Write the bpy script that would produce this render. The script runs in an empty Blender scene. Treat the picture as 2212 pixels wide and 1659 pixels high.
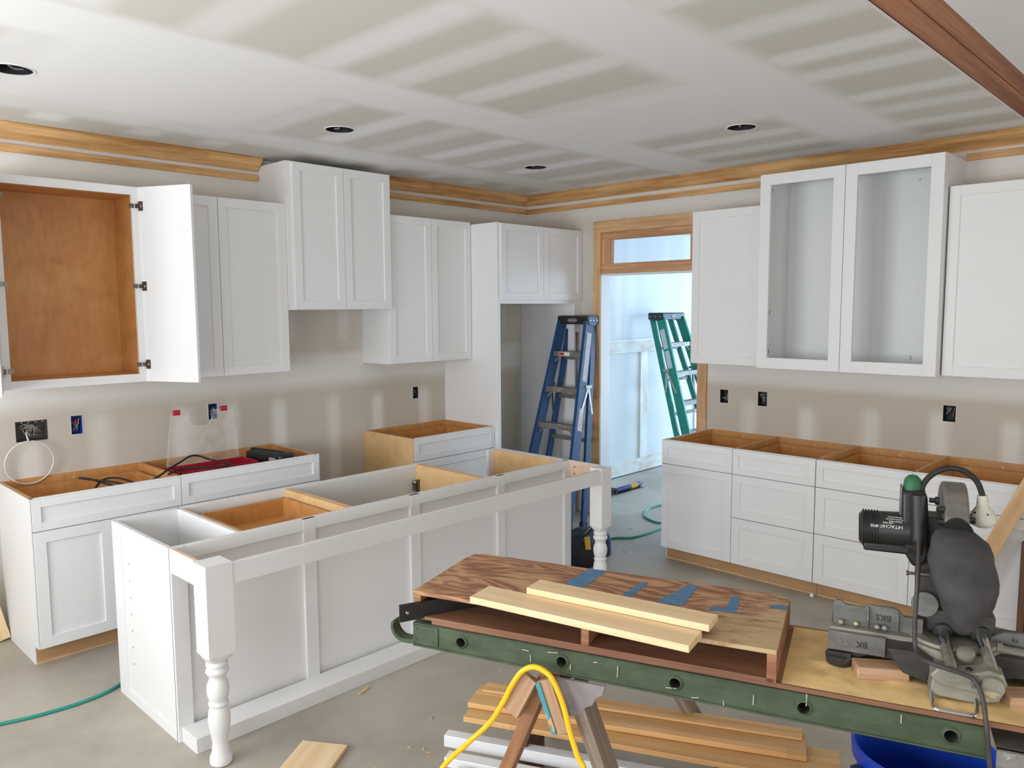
import bpy, bmesh, math, random
from mathutils import Matrix, Vector
random.seed(7)
SC = bpy.context.scene
COL = SC.collection
R = math.radians

# ---------------------------------------------------------------- camera, world, lights, exposure
def cam():
    c = bpy.data.cameras.new('camera'); o = bpy.data.objects.new('camera', c); COL.objects.link(o)
    c.sensor_width = 36.0; c.lens = 1694.7 / 2212 * 36.0; c.clip_start = 0.05
    yaw, pit, rol = R(43.934), R(-5.5556), R(-0.3206)
    f = Vector((math.cos(pit) * math.cos(yaw), math.cos(pit) * math.sin(yaw), math.sin(pit)))
    r = Vector((math.sin(yaw), -math.cos(yaw), 0)); u = r.cross(f)
    r2 = r * math.cos(rol) + u * math.sin(rol); u2 = -r * math.sin(rol) + u * math.cos(rol)
    m = Matrix((r2, u2, -f)).transposed().to_4x4(); m.translation = (-5.334, -4.9904, 1.8163)
    o.matrix_world = m; SC.camera = o
cam()
W = bpy.data.worlds.new('world'); SC.world = W; W.use_nodes = True
W.node_tree.nodes['Background'].inputs[0].default_value = (0.75, 0.87, 1.0, 1)
W.node_tree.nodes['Background'].inputs[1].default_value = 0.6

def area(name, loc, direction, sx, sy, power, col):
    l = bpy.data.lights.new(name, 'AREA'); l.shape = 'RECTANGLE'; l.size = sx; l.size_y = sy
    l.energy = power; l.color = col
    o = bpy.data.objects.new(name, l); COL.objects.link(o); o.location = loc
    o.rotation_euler = Vector(direction).to_track_quat('-Z', 'Y').to_euler()
# daylight through the windows of the room (left wall, rear wall) and of the hall beyond the door
for wy, wp in ((-1.9, 128), (-4.1, 78), (-6.3, 36)):
    area('window_daylight', (-6.92, wy, 1.55), (1, 0, .45), 1.6, 1.5, wp, (0.93, 0.972, 1.0))
area('window_daylight', (-5.4, -9.52, 1.45), (0, 1, .30), 1.8, 1.9, 48, (1.0, 0.965, 0.92))
area('window_daylight', (-2.2, -9.52, 1.45), (0, 1, .30), 1.8, 1.9, 48, (1.0, 0.965, 0.92))
area('hall_daylight', (2.4, -3.57, 1.5), (-.15, 1, -.5), 1.7, 1.6, 80, (0.78, 0.89, 1.0))
area('hall_daylight', (6.04, -1.7, 1.2), (-1, -.05, -.12), 2.0, 2.1, 300, (0.46, 0.73, 1.0))
SC.view_settings.view_transform = 'Standard'; SC.view_settings.look = 'None'
SC.view_settings.exposure = -0.33; SC.view_settings.gamma = 1.0; SC.view_settings.use_curve_mapping = False
SC.cycles.max_bounces = 10; SC.cycles.diffuse_bounces = 6; SC.cycles.sample_clamp_indirect = 4.0

# ---------------------------------------------------------------- materials
def lin(c):
    return tuple(((x / 255) / 12.92 if x / 255 <= .04045 else ((x / 255 + .055) / 1.055) ** 2.4) for x in c) + (1,)
class NT:
    def __init__(s, name):
        s.m = bpy.data.materials.new(name); s.m.use_nodes = True
        s.t = s.m.node_tree; s.b = s.t.nodes['Principled BSDF']
    def n(s, typ, **kw):
        k = s.t.nodes.new(typ)
        for a, v in kw.items():
            if a.startswith('i_'):
                key = a[2:]
                key = int(key) if key.isdigit() else key.replace('_', ' ')
                if isinstance(v, bpy.types.NodeSocket): s.t.links.new(v, k.inputs[key])
                else: k.inputs[key].default_value = v
            else: setattr(k, a, v)
        return k
    def link(s, a, b): s.t.links.new(a, b)
    def coord(s, scale=(1, 1, 1), which='Object', loc=(0, 0, 0)):
        c = s.n('ShaderNodeTexCoord'); m = s.n('ShaderNodeMapping')
        m.inputs['Scale'].default_value = scale; m.inputs['Location'].default_value = loc
        s.link(c.outputs[which], m.inputs['Vector'])
        return m.outputs[0]
    def noise(s, vec, scale=5, detail=4, rough=.55, dist=0):
        k = s.n('ShaderNodeTexNoise'); s.link(vec, k.inputs['Vector'])
        k.inputs['Scale'].default_value = scale; k.inputs['Detail'].default_value = detail
        k.inputs['Roughness'].default_value = rough; k.inputs['Distortion'].default_value = dist
        return k.outputs['Fac']
    def ramp(s, fac, stops):
        k = s.n('ShaderNodeValToRGB'); s.link(fac, k.inputs[0]); e = k.color_ramp.elements
        e[0].position, e[0].color = stops[0][0], stops[0][1]; e[1].position, e[1].color = stops[-1][0], stops[-1][1]
        for p, c in stops[1:-1]:
            q = e.new(p); q.color = c
        return k.outputs[0]
    def mix(s, fac, a, b, mode='MIX'):
        k = s.n('ShaderNodeMix', data_type='RGBA', blend_type=mode)
        for i, v in ((0, fac), (6, a), (7, b)):
            if isinstance(v, bpy.types.NodeSocket): s.link(v, k.inputs[i])
            else: k.inputs[i].default_value = v
        return k.outputs[2]
    def math(s, op, a, b=0.0):
        k = s.n('ShaderNodeMath', operation=op)
        for i, v in ((0, a), (1, b)):
            if isinstance(v, bpy.types.NodeSocket): s.link(v, k.inputs[i])
            else: k.inputs[i].default_value = v
        return k.outputs[0]
    def bump(s, h, strength=.2, dist=.002):
        k = s.n('ShaderNodeBump'); k.inputs['Strength'].default_value = strength; k.inputs['Distance'].default_value = dist
        s.link(h, k.inputs['Height']); s.link(k.outputs[0], s.b.inputs['Normal'])
    def fin(s, col, rough=.5, metal=0.0, spec=None):
        for v, key in ((col, 'Base Color'), (rough, 'Roughness'), (metal, 'Metallic')):
            if isinstance(v, bpy.types.NodeSocket): s.link(v, s.b.inputs[key])
            else: s.b.inputs[key].default_value = v
        if spec is not None: s.b.inputs['Specular IOR Level'].default_value = spec
        return s.m
def plain(name, c, rough=.5, metal=0.0, var=.12, scale=18, spec=None):
    t = NT(name); f = t.noise(t.coord(), scale, 5)
    c = lin(c); lo = tuple(x * (1 - var) for x in c[:3]) + (1,); hi = tuple(min(1, x * (1 + var)) for x in c[:3]) + (1,)
    return t.fin(t.ramp(f, [(.3, lo), (.7, hi)]), rough, metal, spec)
def wood(name, base, dark, light, rough=.55, grain=45, blocks=0, along=2.2, contrast=1.0, knots=0):
    """grain runs along local X; blocks = finger-joint block length"""
    t = NT(name)
    g = t.noise(t.coord((along, grain, grain)), 1.0, 5, .6, .6)
    g2 = t.noise(t.coord((along * .45, grain * .16, grain * .16), loc=(3, 1, 2)), 1.0, 3, .5, 1.2)
    h = t.math('ADD', t.math('MULTIPLY', g, .45), t.math('MULTIPLY', g2, .55))
    d = .17 / contrast
    col = t.ramp(h, [(.5 - d, lin(dark)), (.5, lin(base)), (.5 + d, lin(light))])
    if blocks:
        oi = t.n('ShaderNodeObjectInfo')
        off = t.n('ShaderNodeCombineXYZ'); t.link(t.math('MULTIPLY', oi.outputs['Random'], 9.0), off.inputs[0])
        va = t.n('ShaderNodeVectorMath', operation='ADD'); t.link(t.coord(), va.inputs[0]); t.link(off.outputs[0], va.inputs[1])
        br = t.n('ShaderNodeTexBrick', offset=.37, offset_frequency=2)
        t.link(va.outputs[0], br.inputs['Vector'])
        br.inputs['Scale'].default_value = 1.0; br.inputs['Mortar Size'].default_value = 0.0006
        br.inputs['Brick Width'].default_value = blocks; br.inputs['Row Height'].default_value = .046
        br.inputs['Color1'].default_value = (1.12, 1.08, 1.02, 1); br.inputs['Color2'].default_value = (.78, .72, .66, 1)
        br.inputs['Mortar'].default_value = (.7, .6, .5, 1)
        col = t.mix(.75, col, br.outputs['Color'], 'MULTIPLY')
    if knots:
        v = t.n('ShaderNodeTexVoronoi'); t.link(t.coord((2.2, 6, 6)), v.inputs['Vector']); v.inputs['Scale'].default_value = 1.6
        k = t.ramp(v.outputs['Distance'], [(.03, (1, 1, 1, 1)), (.10, (0, 0, 0, 1))])
        col = t.mix(t.math('MULTIPLY', k, .7), col, lin(dark))
    t.bump(h, .15, .001)
    return t.fin(col, rough)

M = {}
M['white'] = plain('white_cabinet_paint', (229, 229, 230), .45, var=.008, scale=3)
M['white_in'] = plain('white_melamine_interior', (222, 224, 224), .38, var=.01)
M['jamb'] = plain('white_primed_jamb', (226, 228, 230), .5, var=.02)
def drywall(name, mud, paper):
    t = NT(name)
    a = t.n('ShaderNodeAttribute', attribute_name='mud')
    nz = t.noise(t.coord(), 3.5, 6, .65); nf = t.noise(t.coord(), 60, 3)
    f = t.math('ADD', a.outputs['Fac'], t.math('MULTIPLY', t.math('SUBTRACT', nz, .5), .38))
    col = t.ramp(f, [(.05, lin(paper)), (.95, lin(mud))])
    t.bump(nf, .05, .002)
    return t.fin(col, .75, spec=.2)
M['dry_ceiling'] = drywall('drywall_ceiling', (238, 238, 238), (212, 209, 200))
M['dry_wall'] = drywall('drywall_wall', (222, 219, 214), (196, 187, 175))
M['dry_hall'] = drywall('drywall_hall', (228, 230, 232), (206, 206, 206))
def concrete():
    t = NT('concrete_floor')
    a = t.noise(t.coord(), 1.3, 7, .62); b = t.noise(t.coord(loc=(5, 2, 0)), 9, 6, .7); c = t.noise(t.coord(), 70, 3)
    col = t.ramp(a, [(.3, lin((152, 144, 133))), (.5, lin((174, 166, 154))), (.72, lin((192, 184, 173)))])
    col = t.mix(t.math('MULTIPLY', t.ramp(b, [(.62, (0, 0, 0, 1)), (.75, (1, 1, 1, 1))]), .45), col, lin((205, 197, 182)))
    col = t.mix(t.math('MULTIPLY', t.ramp(b, [(.22, (1, 1, 1, 1)), (.34, (0, 0, 0, 1))]), .4), col, lin((128, 117, 103)))
    t.bump(c, .12, .002)
    return t.fin(col, t.ramp(a, [(.3, (.42, .42, .42, 1)), (.7, (.62, .62, .62, 1))]))
M['concrete'] = concrete()
M['pine'] = wood('finger_jointed_pine', (206, 162, 108), (170, 120, 70), (224, 184, 134), .5, 40, blocks=.42, contrast=1.35)
M['pine_casing'] = wood('pine_door_casing', (212, 172, 130), (182, 136, 94), (224, 190, 150), .5, 40, blocks=.55)
M['transom'] = wood('stained_transom_wood', (206, 158, 118), (172, 120, 84), (220, 178, 140), .5, 40, blocks=.6)
M['pine_pale'] = wood('pale_new_pine', (234, 206, 164), (216, 178, 128), (242, 224, 192), .5, 34, along=1.2)
M['pine_board'] = wood('pine_boards_on_floor', (212, 168, 114), (184, 134, 82), (228, 192, 142), .5, 30, along=1.4, blocks=.5)
def ply(name, base, dark, light, rough):
    t = NT(name)
    a = t.noise(t.coord((3.0, 3.0, 3.0)), 1.6, 6, .6, .8); b = t.noise(t.coord((22, 22, 3.5)), 2.2, 4, .6)
    h = t.math('ADD', t.math('MULTIPLY', a, .7), t.math('MULTIPLY', b, .3))
    return t.fin(t.ramp(h, [(.32, lin(dark)), (.5, lin(base)), (.7, lin(light))]), rough)
M['maple'] = ply('maple_ply_interior', (200, 144, 84), (182, 124, 68), (212, 160, 100), .42)
M['maple_pale'] = wood('pale_birch_ply', (222, 184, 132), (200, 156, 104), (232, 198, 150), .45, 22, along=1.6, contrast=.6)
M['maple_edge'] = plain('ply_edge', (205, 170, 125), .5)
M['toe'] = wood('bare_toe_kick_ply', (184, 144, 102), (160, 118, 80), (196, 160, 118), .6, 20, contrast=.6)
M['lvl'] = wood('laminated_beam_wood', (176, 116, 80), (136, 82, 52), (196, 138, 102), .6, 55, along=1.0)
M['timber_old'] = wood('weathered_grey_timber', (146, 130, 114), (104, 88, 76), (176, 160, 144), .75, 60, along=1.5)
M['timber_brown'] = wood('brown_sawhorse_timber', (158, 112, 76), (112, 74, 48), (184, 140, 102), .7, 50, along=1.5)
M['timber_tan'] = wood('tan_sawhorse_cleat', (186, 150, 118), (146, 108, 80), (202, 170, 140), .7, 40)
M['timber_red'] = wood('reddish_fir_edge', (150, 98, 70), (104, 62, 42), (176, 126, 96), .7, 40)
M['timber_dark'] = wood('dark_old_timber', (104, 74, 54), (66, 44, 32), (130, 98, 74), .7, 40)
M['primer'] = plain('pink_bare_filler_wood', (216, 186, 164), .6)
M['hall_rail'] = wood('primed_patchy_wainscot_board', (222, 218, 212), (196, 172, 146), (228, 230, 232), .6, 9, along=3, contrast=1.1)
def oldply():
    """rotary-cut fir face: contour-line grain, worn, dusty towards the saw end"""
    t = NT('worn_fir_plywood')
    n = t.noise(t.coord((1.5, 5.2, 5.2)), 1.5, 3, .45, .5)
    rings = t.math('ADD', t.math('MULTIPLY', t.math('SINE', t.math('MULTIPLY', n, 62.0)), .5), .5)
    big = t.noise(t.coord((2.0, 5, 5), loc=(7, 1, 0)), 2.4, 5, .6)
    h = t.math('ADD', t.math('MULTIPLY', rings, .42), t.math('MULTIPLY', big, .58))
    col = t.ramp(h, [(.26, lin((140, 94, 68))), (.46, lin((164, 116, 86))), (.62, lin((180, 136, 100))), (.85, lin((200, 162, 122)))])
    fine = t.noise(t.coord((4, 110, 110)), 1, 4)
    col = t.mix(.3, col, t.ramp(fine, [(.35, (.6, .55, .5, 1)), (.65, (1, 1, 1, 1))]), 'MULTIPLY')
    sx = t.n('ShaderNodeSeparateXYZ'); t.link(t.coord(), sx.inputs[0])
    m = t.math('MULTIPLY', t.math('SUBTRACT', sx.outputs[0], .10), 2.6)
    m = t.math('ADD', m, t.math('MULTIPLY', t.math('SUBTRACT', .17, sx.outputs[1]), 2.0))
    m = t.math('ADD', m, t.math('MULTIPLY', t.math('SUBTRACT', t.noise(t.coord((9, 26, 9)), 1.6, 5, .7), .5), 3.2))
    mask = t.ramp(m, [(.45, (0, 0, 0, 1)), (1.0, (.8, .8, .8, 1))])
    col = t.mix(mask, col, lin((196, 172, 132)))
    t.bump(h, .2, .001)
    return t.fin(col, .7)
M['oldply'] = oldply()
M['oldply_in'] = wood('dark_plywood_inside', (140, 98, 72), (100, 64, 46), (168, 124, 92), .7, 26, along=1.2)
M['dust'] = plain('sawdust', (228, 194, 138), .95, var=.17, scale=14, spec=.05)
def worn(name, base, dark, chip, rough=.5, metal=0.0, amt=.66):
    t = NT(name)
    a = t.noise(t.coord((3, 8, 8)), 3, 6, .65); b = t.noise(t.coord((2, 5, 5), loc=(4, 0, 1)), 6, 7, .7)
    col = t.ramp(a, [(.3, lin(dark)), (.65, lin(base))])
    col = t.mix(t.ramp(b, [(amt, (0, 0, 0, 1)), (amt + .04, (1, 1, 1, 1))]), col, lin(chip))
    return t.fin(col, rough, metal)
M['gusset'] = worn('grey_splintered_ply', (150, 142, 142), (126, 118, 118), (92, 84, 80), .8, 0, .7)
M['green'] = worn('worn_green_enamel', (76, 90, 66), (52, 64, 46), (146, 112, 78), .5, 0.0, .665)
M['green_dark'] = plain('dark_tube_inside', (52, 56, 48), .7)
M['blue_tape'] = worn('blue_painters_tape', (88, 132, 170), (70, 112, 152), (150, 140, 120), .7, 0, .6)
M['blue_fg'] = worn('blue_fibreglass', (27, 76, 126), (20, 58, 104), (150, 170, 185), .45, 0, .74)
M['green_fg'] = worn('green_fibreglass', (14, 132, 112), (10, 112, 94), (60, 160, 140), .4, 0, .8)
M['alu'] = worn('dull_aluminium', (176, 176, 172), (140, 138, 134), (205, 205, 200), .42, .75, .62)
M['alu_dirty'] = worn('mud_spotted_aluminium', (150, 146, 140), (112, 108, 104), (210, 208, 202), .5, .45, .6)
M['cast'] = worn('dusty_cast_aluminium', (158, 154, 140), (118, 114, 104), (190, 174, 136), .55, .35, .6)
M['cast_grey'] = worn('grey_painted_casting', (126, 126, 122), (92, 92, 90), (172, 160, 132), .5, .3, .64)
M['cast_dark'] = worn('dark_dusty_casting', (74, 72, 70), (50, 48, 48), (140, 126, 100), .5, .25, .66)
M['steel'] = plain('polished_steel', (205, 205, 208), .18, 1.0, var=.03)
M['chrome'] = plain('dark_chrome_hinge', (120, 112, 104), .3, .9)
M['black'] = plain('black_plastic', (32, 32, 33), .42)
M['black_matte'] = plain('black_rubber', (28, 27, 27), .65)
M['bar_black'] = worn('scuffed_black_steel', (40, 38, 34), (24, 23, 22), (88, 82, 70), .5, .2, .68)
M['bag'] = plain('dusty_black_cloth', (60, 58, 60), .8, var=.32, scale=16)
M['handle_green'] = plain('dusty_green_grip', (40, 98, 62), .55)
M['lamp_white'] = plain('greyish_white_plastic', (196, 196, 178), .45)
M['bulb'] = plain('frosted_lamp_glass', (222, 222, 210), .25)
M['guard'] = worn('dusty_grey_guard', (128, 122, 114), (96, 92, 88), (160, 148, 126), .5, .3, .64)
M['textw'] = plain('white_print', (226, 226, 224), .5)
M['ink'] = plain('black_marker_ink', (34, 32, 30), .6)
M['logo'] = plain('grey_logo_print', (186, 184, 190), .5)
M['red_print'] = plain('red_label_print', (182, 42, 46), .5)
M['sticker'] = worn('worn_paper_sticker', (206, 204, 202), (176, 174, 172), (110, 120, 128), .6, 0, .62)
M['yellow'] = plain('yellow_cable', (244, 192, 22), .4, var=.08)
M['teal'] = plain('teal_air_hose', (28, 138, 122), .4)
M['cord'] = plain('grey_black_cord', (62, 56, 54), .55, var=.25, scale=40)
M['bucket'] = plain('blue_barrel_plastic', (24, 66, 178), .38, var=.1, scale=6)
M['red_case'] = plain('red_plastic', (172, 22, 44), .4)
M['void'] = plain('dark_box_plastic', (42, 40, 40), .7)
M['can'] = plain('dark_metal_can', (58, 58, 60), .35, .6)
M['box_grey'] = worn('dull_grey_steel_box', (84, 80, 76), (60, 57, 55), (120, 114, 108), .5, .3, .66)
M['box_blue'] = plain('blue_box_plastic', (26, 62, 140), .5)
M['wire'] = plain('white_wire', (214, 214, 208), .45)
M['grey_wire'] = plain('grey_wire', (150, 146, 138), .5)
M['navy'] = plain('navy_tube_print', (32, 36, 104), .4)
M['black_bag'] = plain('black_bag_cloth', (22, 23, 30), .7, var=.3)
M['navy_bag'] = plain('navy_bag_cloth', (36, 44, 78), .75)
M['yellow_tool'] = plain('yellow_tool_plastic', (196, 150, 40), .5)
M['cyan_paint'] = worn('flaking_turquoise_paint', (70, 150, 160), (54, 130, 142), (196, 156, 110), .6, 0, .56)
M['white_trim'] = plain('white_primed_trim', (232, 233, 236), .42, var=.02)
M['board_tan'] = wood('tan_leaning_board', (206, 168, 124), (182, 140, 98), (222, 188, 146), .6, 26)
M['chip_paint'] = plain('bare_metal_chip', (178, 174, 150), .6)
M['screw'] = plain('zinc_screw', (170, 168, 160), .4, .6)
M['screw_pale'] = plain('pale_screw_head', (214, 210, 176), .45)
M['chip'] = plain('splintered_offcut', (206, 178, 146), .8)
M['rubber_blue'] = plain('dark_blue_foot', (24, 52, 92), .6)
M['outside'] = plain('outdoor_ground', (150, 160, 130), .9)
def clear():
    t = NT('scuffed_clear_plastic'); t.fin(lin((226, 222, 214)), .18)
    n = t.noise(t.coord(), 14, 6, .7)
    t.b.inputs['Alpha'].default_value = .35
    t.link(t.ramp(n, [(.4, (.10, .10, .10, 1)), (.78, (.42, .42, .42, 1))]), t.b.inputs['Alpha'])
    return t.m
M['clear'] = clear()

# ---------------------------------------------------------------- mesh builder
class MB:
    def __init__(s, off=(0, 0, 0)):
        s.v = []; s.f = []; s.o = Vector(off)
    def add(s, vs, fs):
        b = len(s.v); s.v += [tuple(Vector(p) - s.o) for p in vs]; s.f += [tuple(i + b for i in q) for q in fs]
        return s
    def box(s, x0, x1, y0, y1, z0, z1):
        x0, x1 = min(x0, x1), max(x0, x1); y0, y1 = min(y0, y1), max(y0, y1); z0, z1 = min(z0, z1), max(z0, z1)
        return s.add([(x, y, z) for z in (z0, z1) for y in (y0, y1) for x in (x0, x1)],
                     [(0, 2, 3, 1), (4, 5, 7, 6), (0, 1, 5, 4), (2, 6, 7, 3), (0, 4, 6, 2), (1, 3, 7, 5)])
    def bar(s, p0, p1, w, t, up=(0, 0, 1)):
        p0, p1 = Vector(p0), Vector(p1); a = (p1 - p0).normalized(); n = Vector(up)
        n = (n - a * n.dot(a)).normalized(); k = a.cross(n)
        vs = [p + k * (w / 2 * i) + n * (t / 2 * j) for p in (p0, p1) for j in (-1, 1) for i in (-1, 1)]
        return s.add(vs, [(0, 1, 3, 2), (4, 6, 7, 5), (0, 4, 5, 1), (2, 3, 7, 6), (0, 2, 6, 4), (1, 5, 7, 3)])
    def tube(s, pts, r, n=8, closed=False, cap=True):
        P = [Vector(p) for p in pts]; L = len(P); rs = r if isinstance(r, (list, tuple)) else [r] * L
        vs = []; ref = None
        for i in range(L):
            if closed: d = P[(i + 1) % L] - P[i - 1]
            else: d = P[min(i + 1, L - 1)] - P[max(i - 1, 0)]
            d.normalize()
            if ref is None:
                ref = Vector((0, 0, 1)) if abs(d.z) < .9 else Vector((1, 0, 0))
            ref = (ref - d * ref.dot(d)).normalized(); k = d.cross(ref)
            for j in range(n):
                a = 2 * math.pi * j / n; vs.append(P[i] + (ref * math.cos(a) + k * math.sin(a)) * rs[i])
        fs = []
        for i in range(L if closed else L - 1):
            for j in range(n):
                a, b = i * n + j, i * n + (j + 1) % n; c, d = ((i + 1) % L) * n + (j + 1) % n, ((i + 1) % L) * n + j
                fs.append((a, b, c, d))
        if cap and not closed: fs += [tuple(reversed(range(n))), tuple(range((L - 1) * n, L * n))]
        return s.add(vs, fs)
    def lathe(s, prof, c=(0, 0, 0), axis=(0, 0, 1), n=20, capa=True, capb=True):
        c = Vector(c); z = Vector(axis).normalized(); x = (Vector((1, 0, 0)) if abs(z.x) < .8 else Vector((0, 1, 0)))
        x = (x - z * x.dot(z)).normalized(); y = z.cross(x)
        vs = [c + z * h + (x * math.cos(2 * math.pi * j / n) + y * math.sin(2 * math.pi * j / n)) * r for r, h in prof for j in range(n)]
        fs = [(i * n + j, i * n + (j + 1) % n, (i + 1) * n + (j + 1) % n, (i + 1) * n + j) for i in range(len(prof) - 1) for j in range(n)]
        if capa: fs.append(tuple(reversed(range(n))))
        if capb: fs.append(tuple(range((len(prof) - 1) * n, len(prof) * n)))
        return s.add(vs, fs)
    def prism(s, poly, axis, a0, a1):
        def mk(p, a):
            return {'x': (a, p[0], p[1]), 'y': (p[0], a, p[1]), 'z': (p[0], p[1], a)}[axis]
        k = len(poly); vs = [mk(p, a0) for p in poly] + [mk(p, a1) for p in poly]
        return s.add(vs, [tuple(range(k)), tuple(reversed(range(k, 2 * k)))] + [(i, (i + 1) % k, k + (i + 1) % k, k + i) for i in range(k)])
def build(name, mb, mat, parent=None, bevel=0.0, smooth=True, world=False, kind=None, label=None, angle=35):
    me = bpy.data.meshes.new(name); me.from_pydata(mb.v, [], mb.f); me.update()
    bm = bmesh.new(); bm.from_mesh(me); bmesh.ops.recalc_face_normals(bm, faces=bm.faces); bm.to_mesh(me); bm.free()
    me.materials.append(M[mat] if isinstance(mat, str) else mat)
    if smooth:
        me.polygons.foreach_set('use_smooth', [True] * len(me.polygons)); me.set_sharp_from_angle(angle=R(angle))
    o = bpy.data.objects.new(name, me); COL.objects.link(o)
    if parent is not None:
        o.parent = parent
        if world: o.matrix_basis = wm(parent).inverted()
    if bevel:
        b = o.modifiers.new('bevel', 'BEVEL'); b.width = bevel; b.segments = 2; b.limit_method = 'ANGLE'; b.angle_limit = R(40)
    if kind: o['kind'] = kind
    if label: o['label'] = label
    return o
def wm(o):
    return (wm(o.parent) @ o.matrix_basis) if o.parent else o.matrix_basis.copy()
def tag(o, label, cat, group=None):
    o['label'] = label; o['category'] = cat
    if group: o['group'] = group
    return o
def thing(name, label, cat, loc=(0, 0, 0), rz=0.0, group=None):
    o = bpy.data.objects.new(name, None); COL.objects.link(o); o.empty_display_size = .1
    o.matrix_basis = Matrix.Translation(loc) @ Matrix.Rotation(R(rz), 4, 'Z')
    return tag(o, label, cat, group)
def plank(name, a, b, wdir, w, t, mat, parent=None, kind=None, label=None, bevel=.0015):
    """board whose local X runs from a to b (world space), width along wdir"""
    a, b = Vector(a), Vector(b); L = (b - a).length; x = (b - a).normalized(); y = Vector(wdir); y = (y - x * y.dot(x)).normalized(); z = x.cross(y)
    o = build(name, MB().box(-L / 2, L / 2, -w / 2, w / 2, -t / 2, t / 2), mat, parent, bevel, kind=kind, label=label)
    m = Matrix((x, y, z)).transposed().to_4x4(); m.translation = (a + b) / 2
    o.matrix_basis = (wm(parent).inverted() @ m) if parent else m
    return o
def label_text(s, size, m, mat, parent, name='lettering', depth=.0004):
    cu = bpy.data.curves.new(name, 'FONT'); cu.body = s; cu.size = size; cu.extrude = depth; cu.align_x = 'CENTER'; cu.align_y = 'CENTER'
    cu.resolution_u = 2
    tmp = bpy.data.objects.new('tmp', cu); COL.objects.link(tmp)
    me = bpy.data.meshes.new_from_object(tmp.evaluated_get(bpy.context.evaluated_depsgraph_get()))
    bpy.data.objects.remove(tmp); me.materials.clear(); me.materials.append(M[mat])
    o = bpy.data.objects.new(name, me); COL.objects.link(o)
    o.parent = parent; o.matrix_basis = (wm(parent).inverted() @ m) if parent else m
    return o
def frame_m(x, y, loc):
    x = Vector(x).normalized(); y = Vector(y); y = (y - x * y.dot(x)).normalized(); z = x.cross(y)
    m = Matrix((x, y, z)).transposed().to_4x4(); m.translation = loc
    return m
def catmull(pts, k=6):
    P = [Vector(p) for p in pts]; out = []
    for i in range(len(P) - 1):
        p0, p1, p2, p3 = P[max(i - 1, 0)], P[i], P[i + 1], P[min(i + 2, len(P) - 1)]
        for j in range(k):
            t = j / k
            out.append(.5 * ((2 * p1) + (p2 - p0) * t + (2 * p0 - 5 * p1 + 4 * p2 - p3) * t * t + (3 * p1 - p0 - 3 * p2 + p3) * t ** 3))
    return out + [P[-1]]

# ---------------------------------------------------------------- setting
ZC = 2.82
WX = .056          # kitchen face of the right wall
def sstep(a, b, x):
    t = max(0, min(1, (x - a) / (b - a))); return t * t * (3 - 2 * t)
def band(x, c, half, soft): return 1 - sstep(half, half + soft, abs(x - c))
def lines(a, b, step, extra=()):
    n = max(1, int(round((b - a) / step))); L = [a + (b - a) * i / n for i in range(n + 1)]
    for e in extra:
        if a < e < b: L.append(e)
    L = sorted(L); out = [L[0]]
    for q in L[1:]:
        if q - out[-1] > .004 or q in extra:
            if q - out[-1] <= .004: out[-1] = q
            else: out.append(q)
    return out
def sheet(name, us, vs, pos, mudf, mat, holes=(), kind='structure'):
    """grid surface with a per-vertex 'mud' value (taped joints); holes = (u0,u1,v0,v1)"""
    V = []; idx = {}; F = []
    for i, u in enumerate(us):
        for j, v in enumerate(vs):
            idx[i, j] = len(V); V.append(pos(u, v))
    for i in range(len(us) - 1):
        for j in range(len(vs) - 1):
            cu, cv = (us[i] + us[i + 1]) / 2, (vs[j] + vs[j + 1]) / 2
            if any(h[0] < cu < h[1] and h[2] < cv < h[3] for h in holes): continue
            F.append((idx[i, j], idx[i + 1, j], idx[i + 1, j + 1], idx[i, j + 1]))
    me = bpy.data.meshes.new(name); me.from_pydata(V, [], F); me.update()
    at = me.attributes.new('mud', 'FLOAT', 'POINT'); at.data.foreach_set('value', [mudf(u, v) for u in us for v in vs])
    me.materials.append(M[mat]); o = bpy.data.objects.new(name, me); COL.objects.link(o)
    if kind: o['kind'] = kind
    return o
# floor
f_ = build('floor', MB().box(-6.9, 6.0, -9.5, .0, -.12, 0), 'concrete', kind='structure', smooth=False)
# ceiling : sheets run along X, joints near y=-0.62, -1.88, -3.22; fasteners strips run along Y
strip_x = [-4.9, -4.45, -3.95, -3.52, -3.08, -2.62, -2.2, -1.78, -1.36, -.95, -.55, -.15, -5.4, -5.9, -6.4, -6.9, -7.4]
rj = random.Random(3)
jit = {(i, k): (rj.uniform(-.06, .06), rj.uniform(.05, .3), rj.uniform(.0, .25), rj.uniform(.6, 1)) for i in range(40) for k in range(8)}
rows = [(-.05, -.62), (-.62, -1.88), (-1.88, -3.22), (-3.22, -4.3)]
def mud_ceiling(x, y):
    v = max(band(y, -1.88, .13, .14), band(y, -3.22, .14, .16), .75 * band(y, -.6, .08, .18), .25 * band(y, 0, .1, .2))
    v = max(v, band(x, -3.75, .5, .28) * (1 - sstep(-.75, -.5, y)) * sstep(-1.95, -1.85, y) * .95)
    v = max(v, band(x, -1.72, .36, .22) * sstep(-3.3, -3.2, y) * (1 - sstep(-1.9, -1.8, y)) * .95)
    v = max(v, band(x, -4.95, .4, .25) * (1 - sstep(-1.95, -1.85, y)) * sstep(-3.3, -3.2, y) * .8)
    for k, (b, a) in enumerate(rows):
        if a <= y <= b:
            for i, sx in enumerate(strip_x):
                dx, e0, e1, amp = jit[i, k]
                lo, hi = a + .12 + .3 * e0, b - .12 - .3 * e1
                v = max(v, amp * band(x, sx + dx, .045, .085) * sstep(lo - .06, lo + .08, y) * (1 - sstep(hi - .08, hi + .06, y)))
    return v
LIGHTS = [(-4.337, -1.134), (-2.735, -1.15), (-1.06, -1.12), (-1.165, -2.78)]
CR = .082
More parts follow.
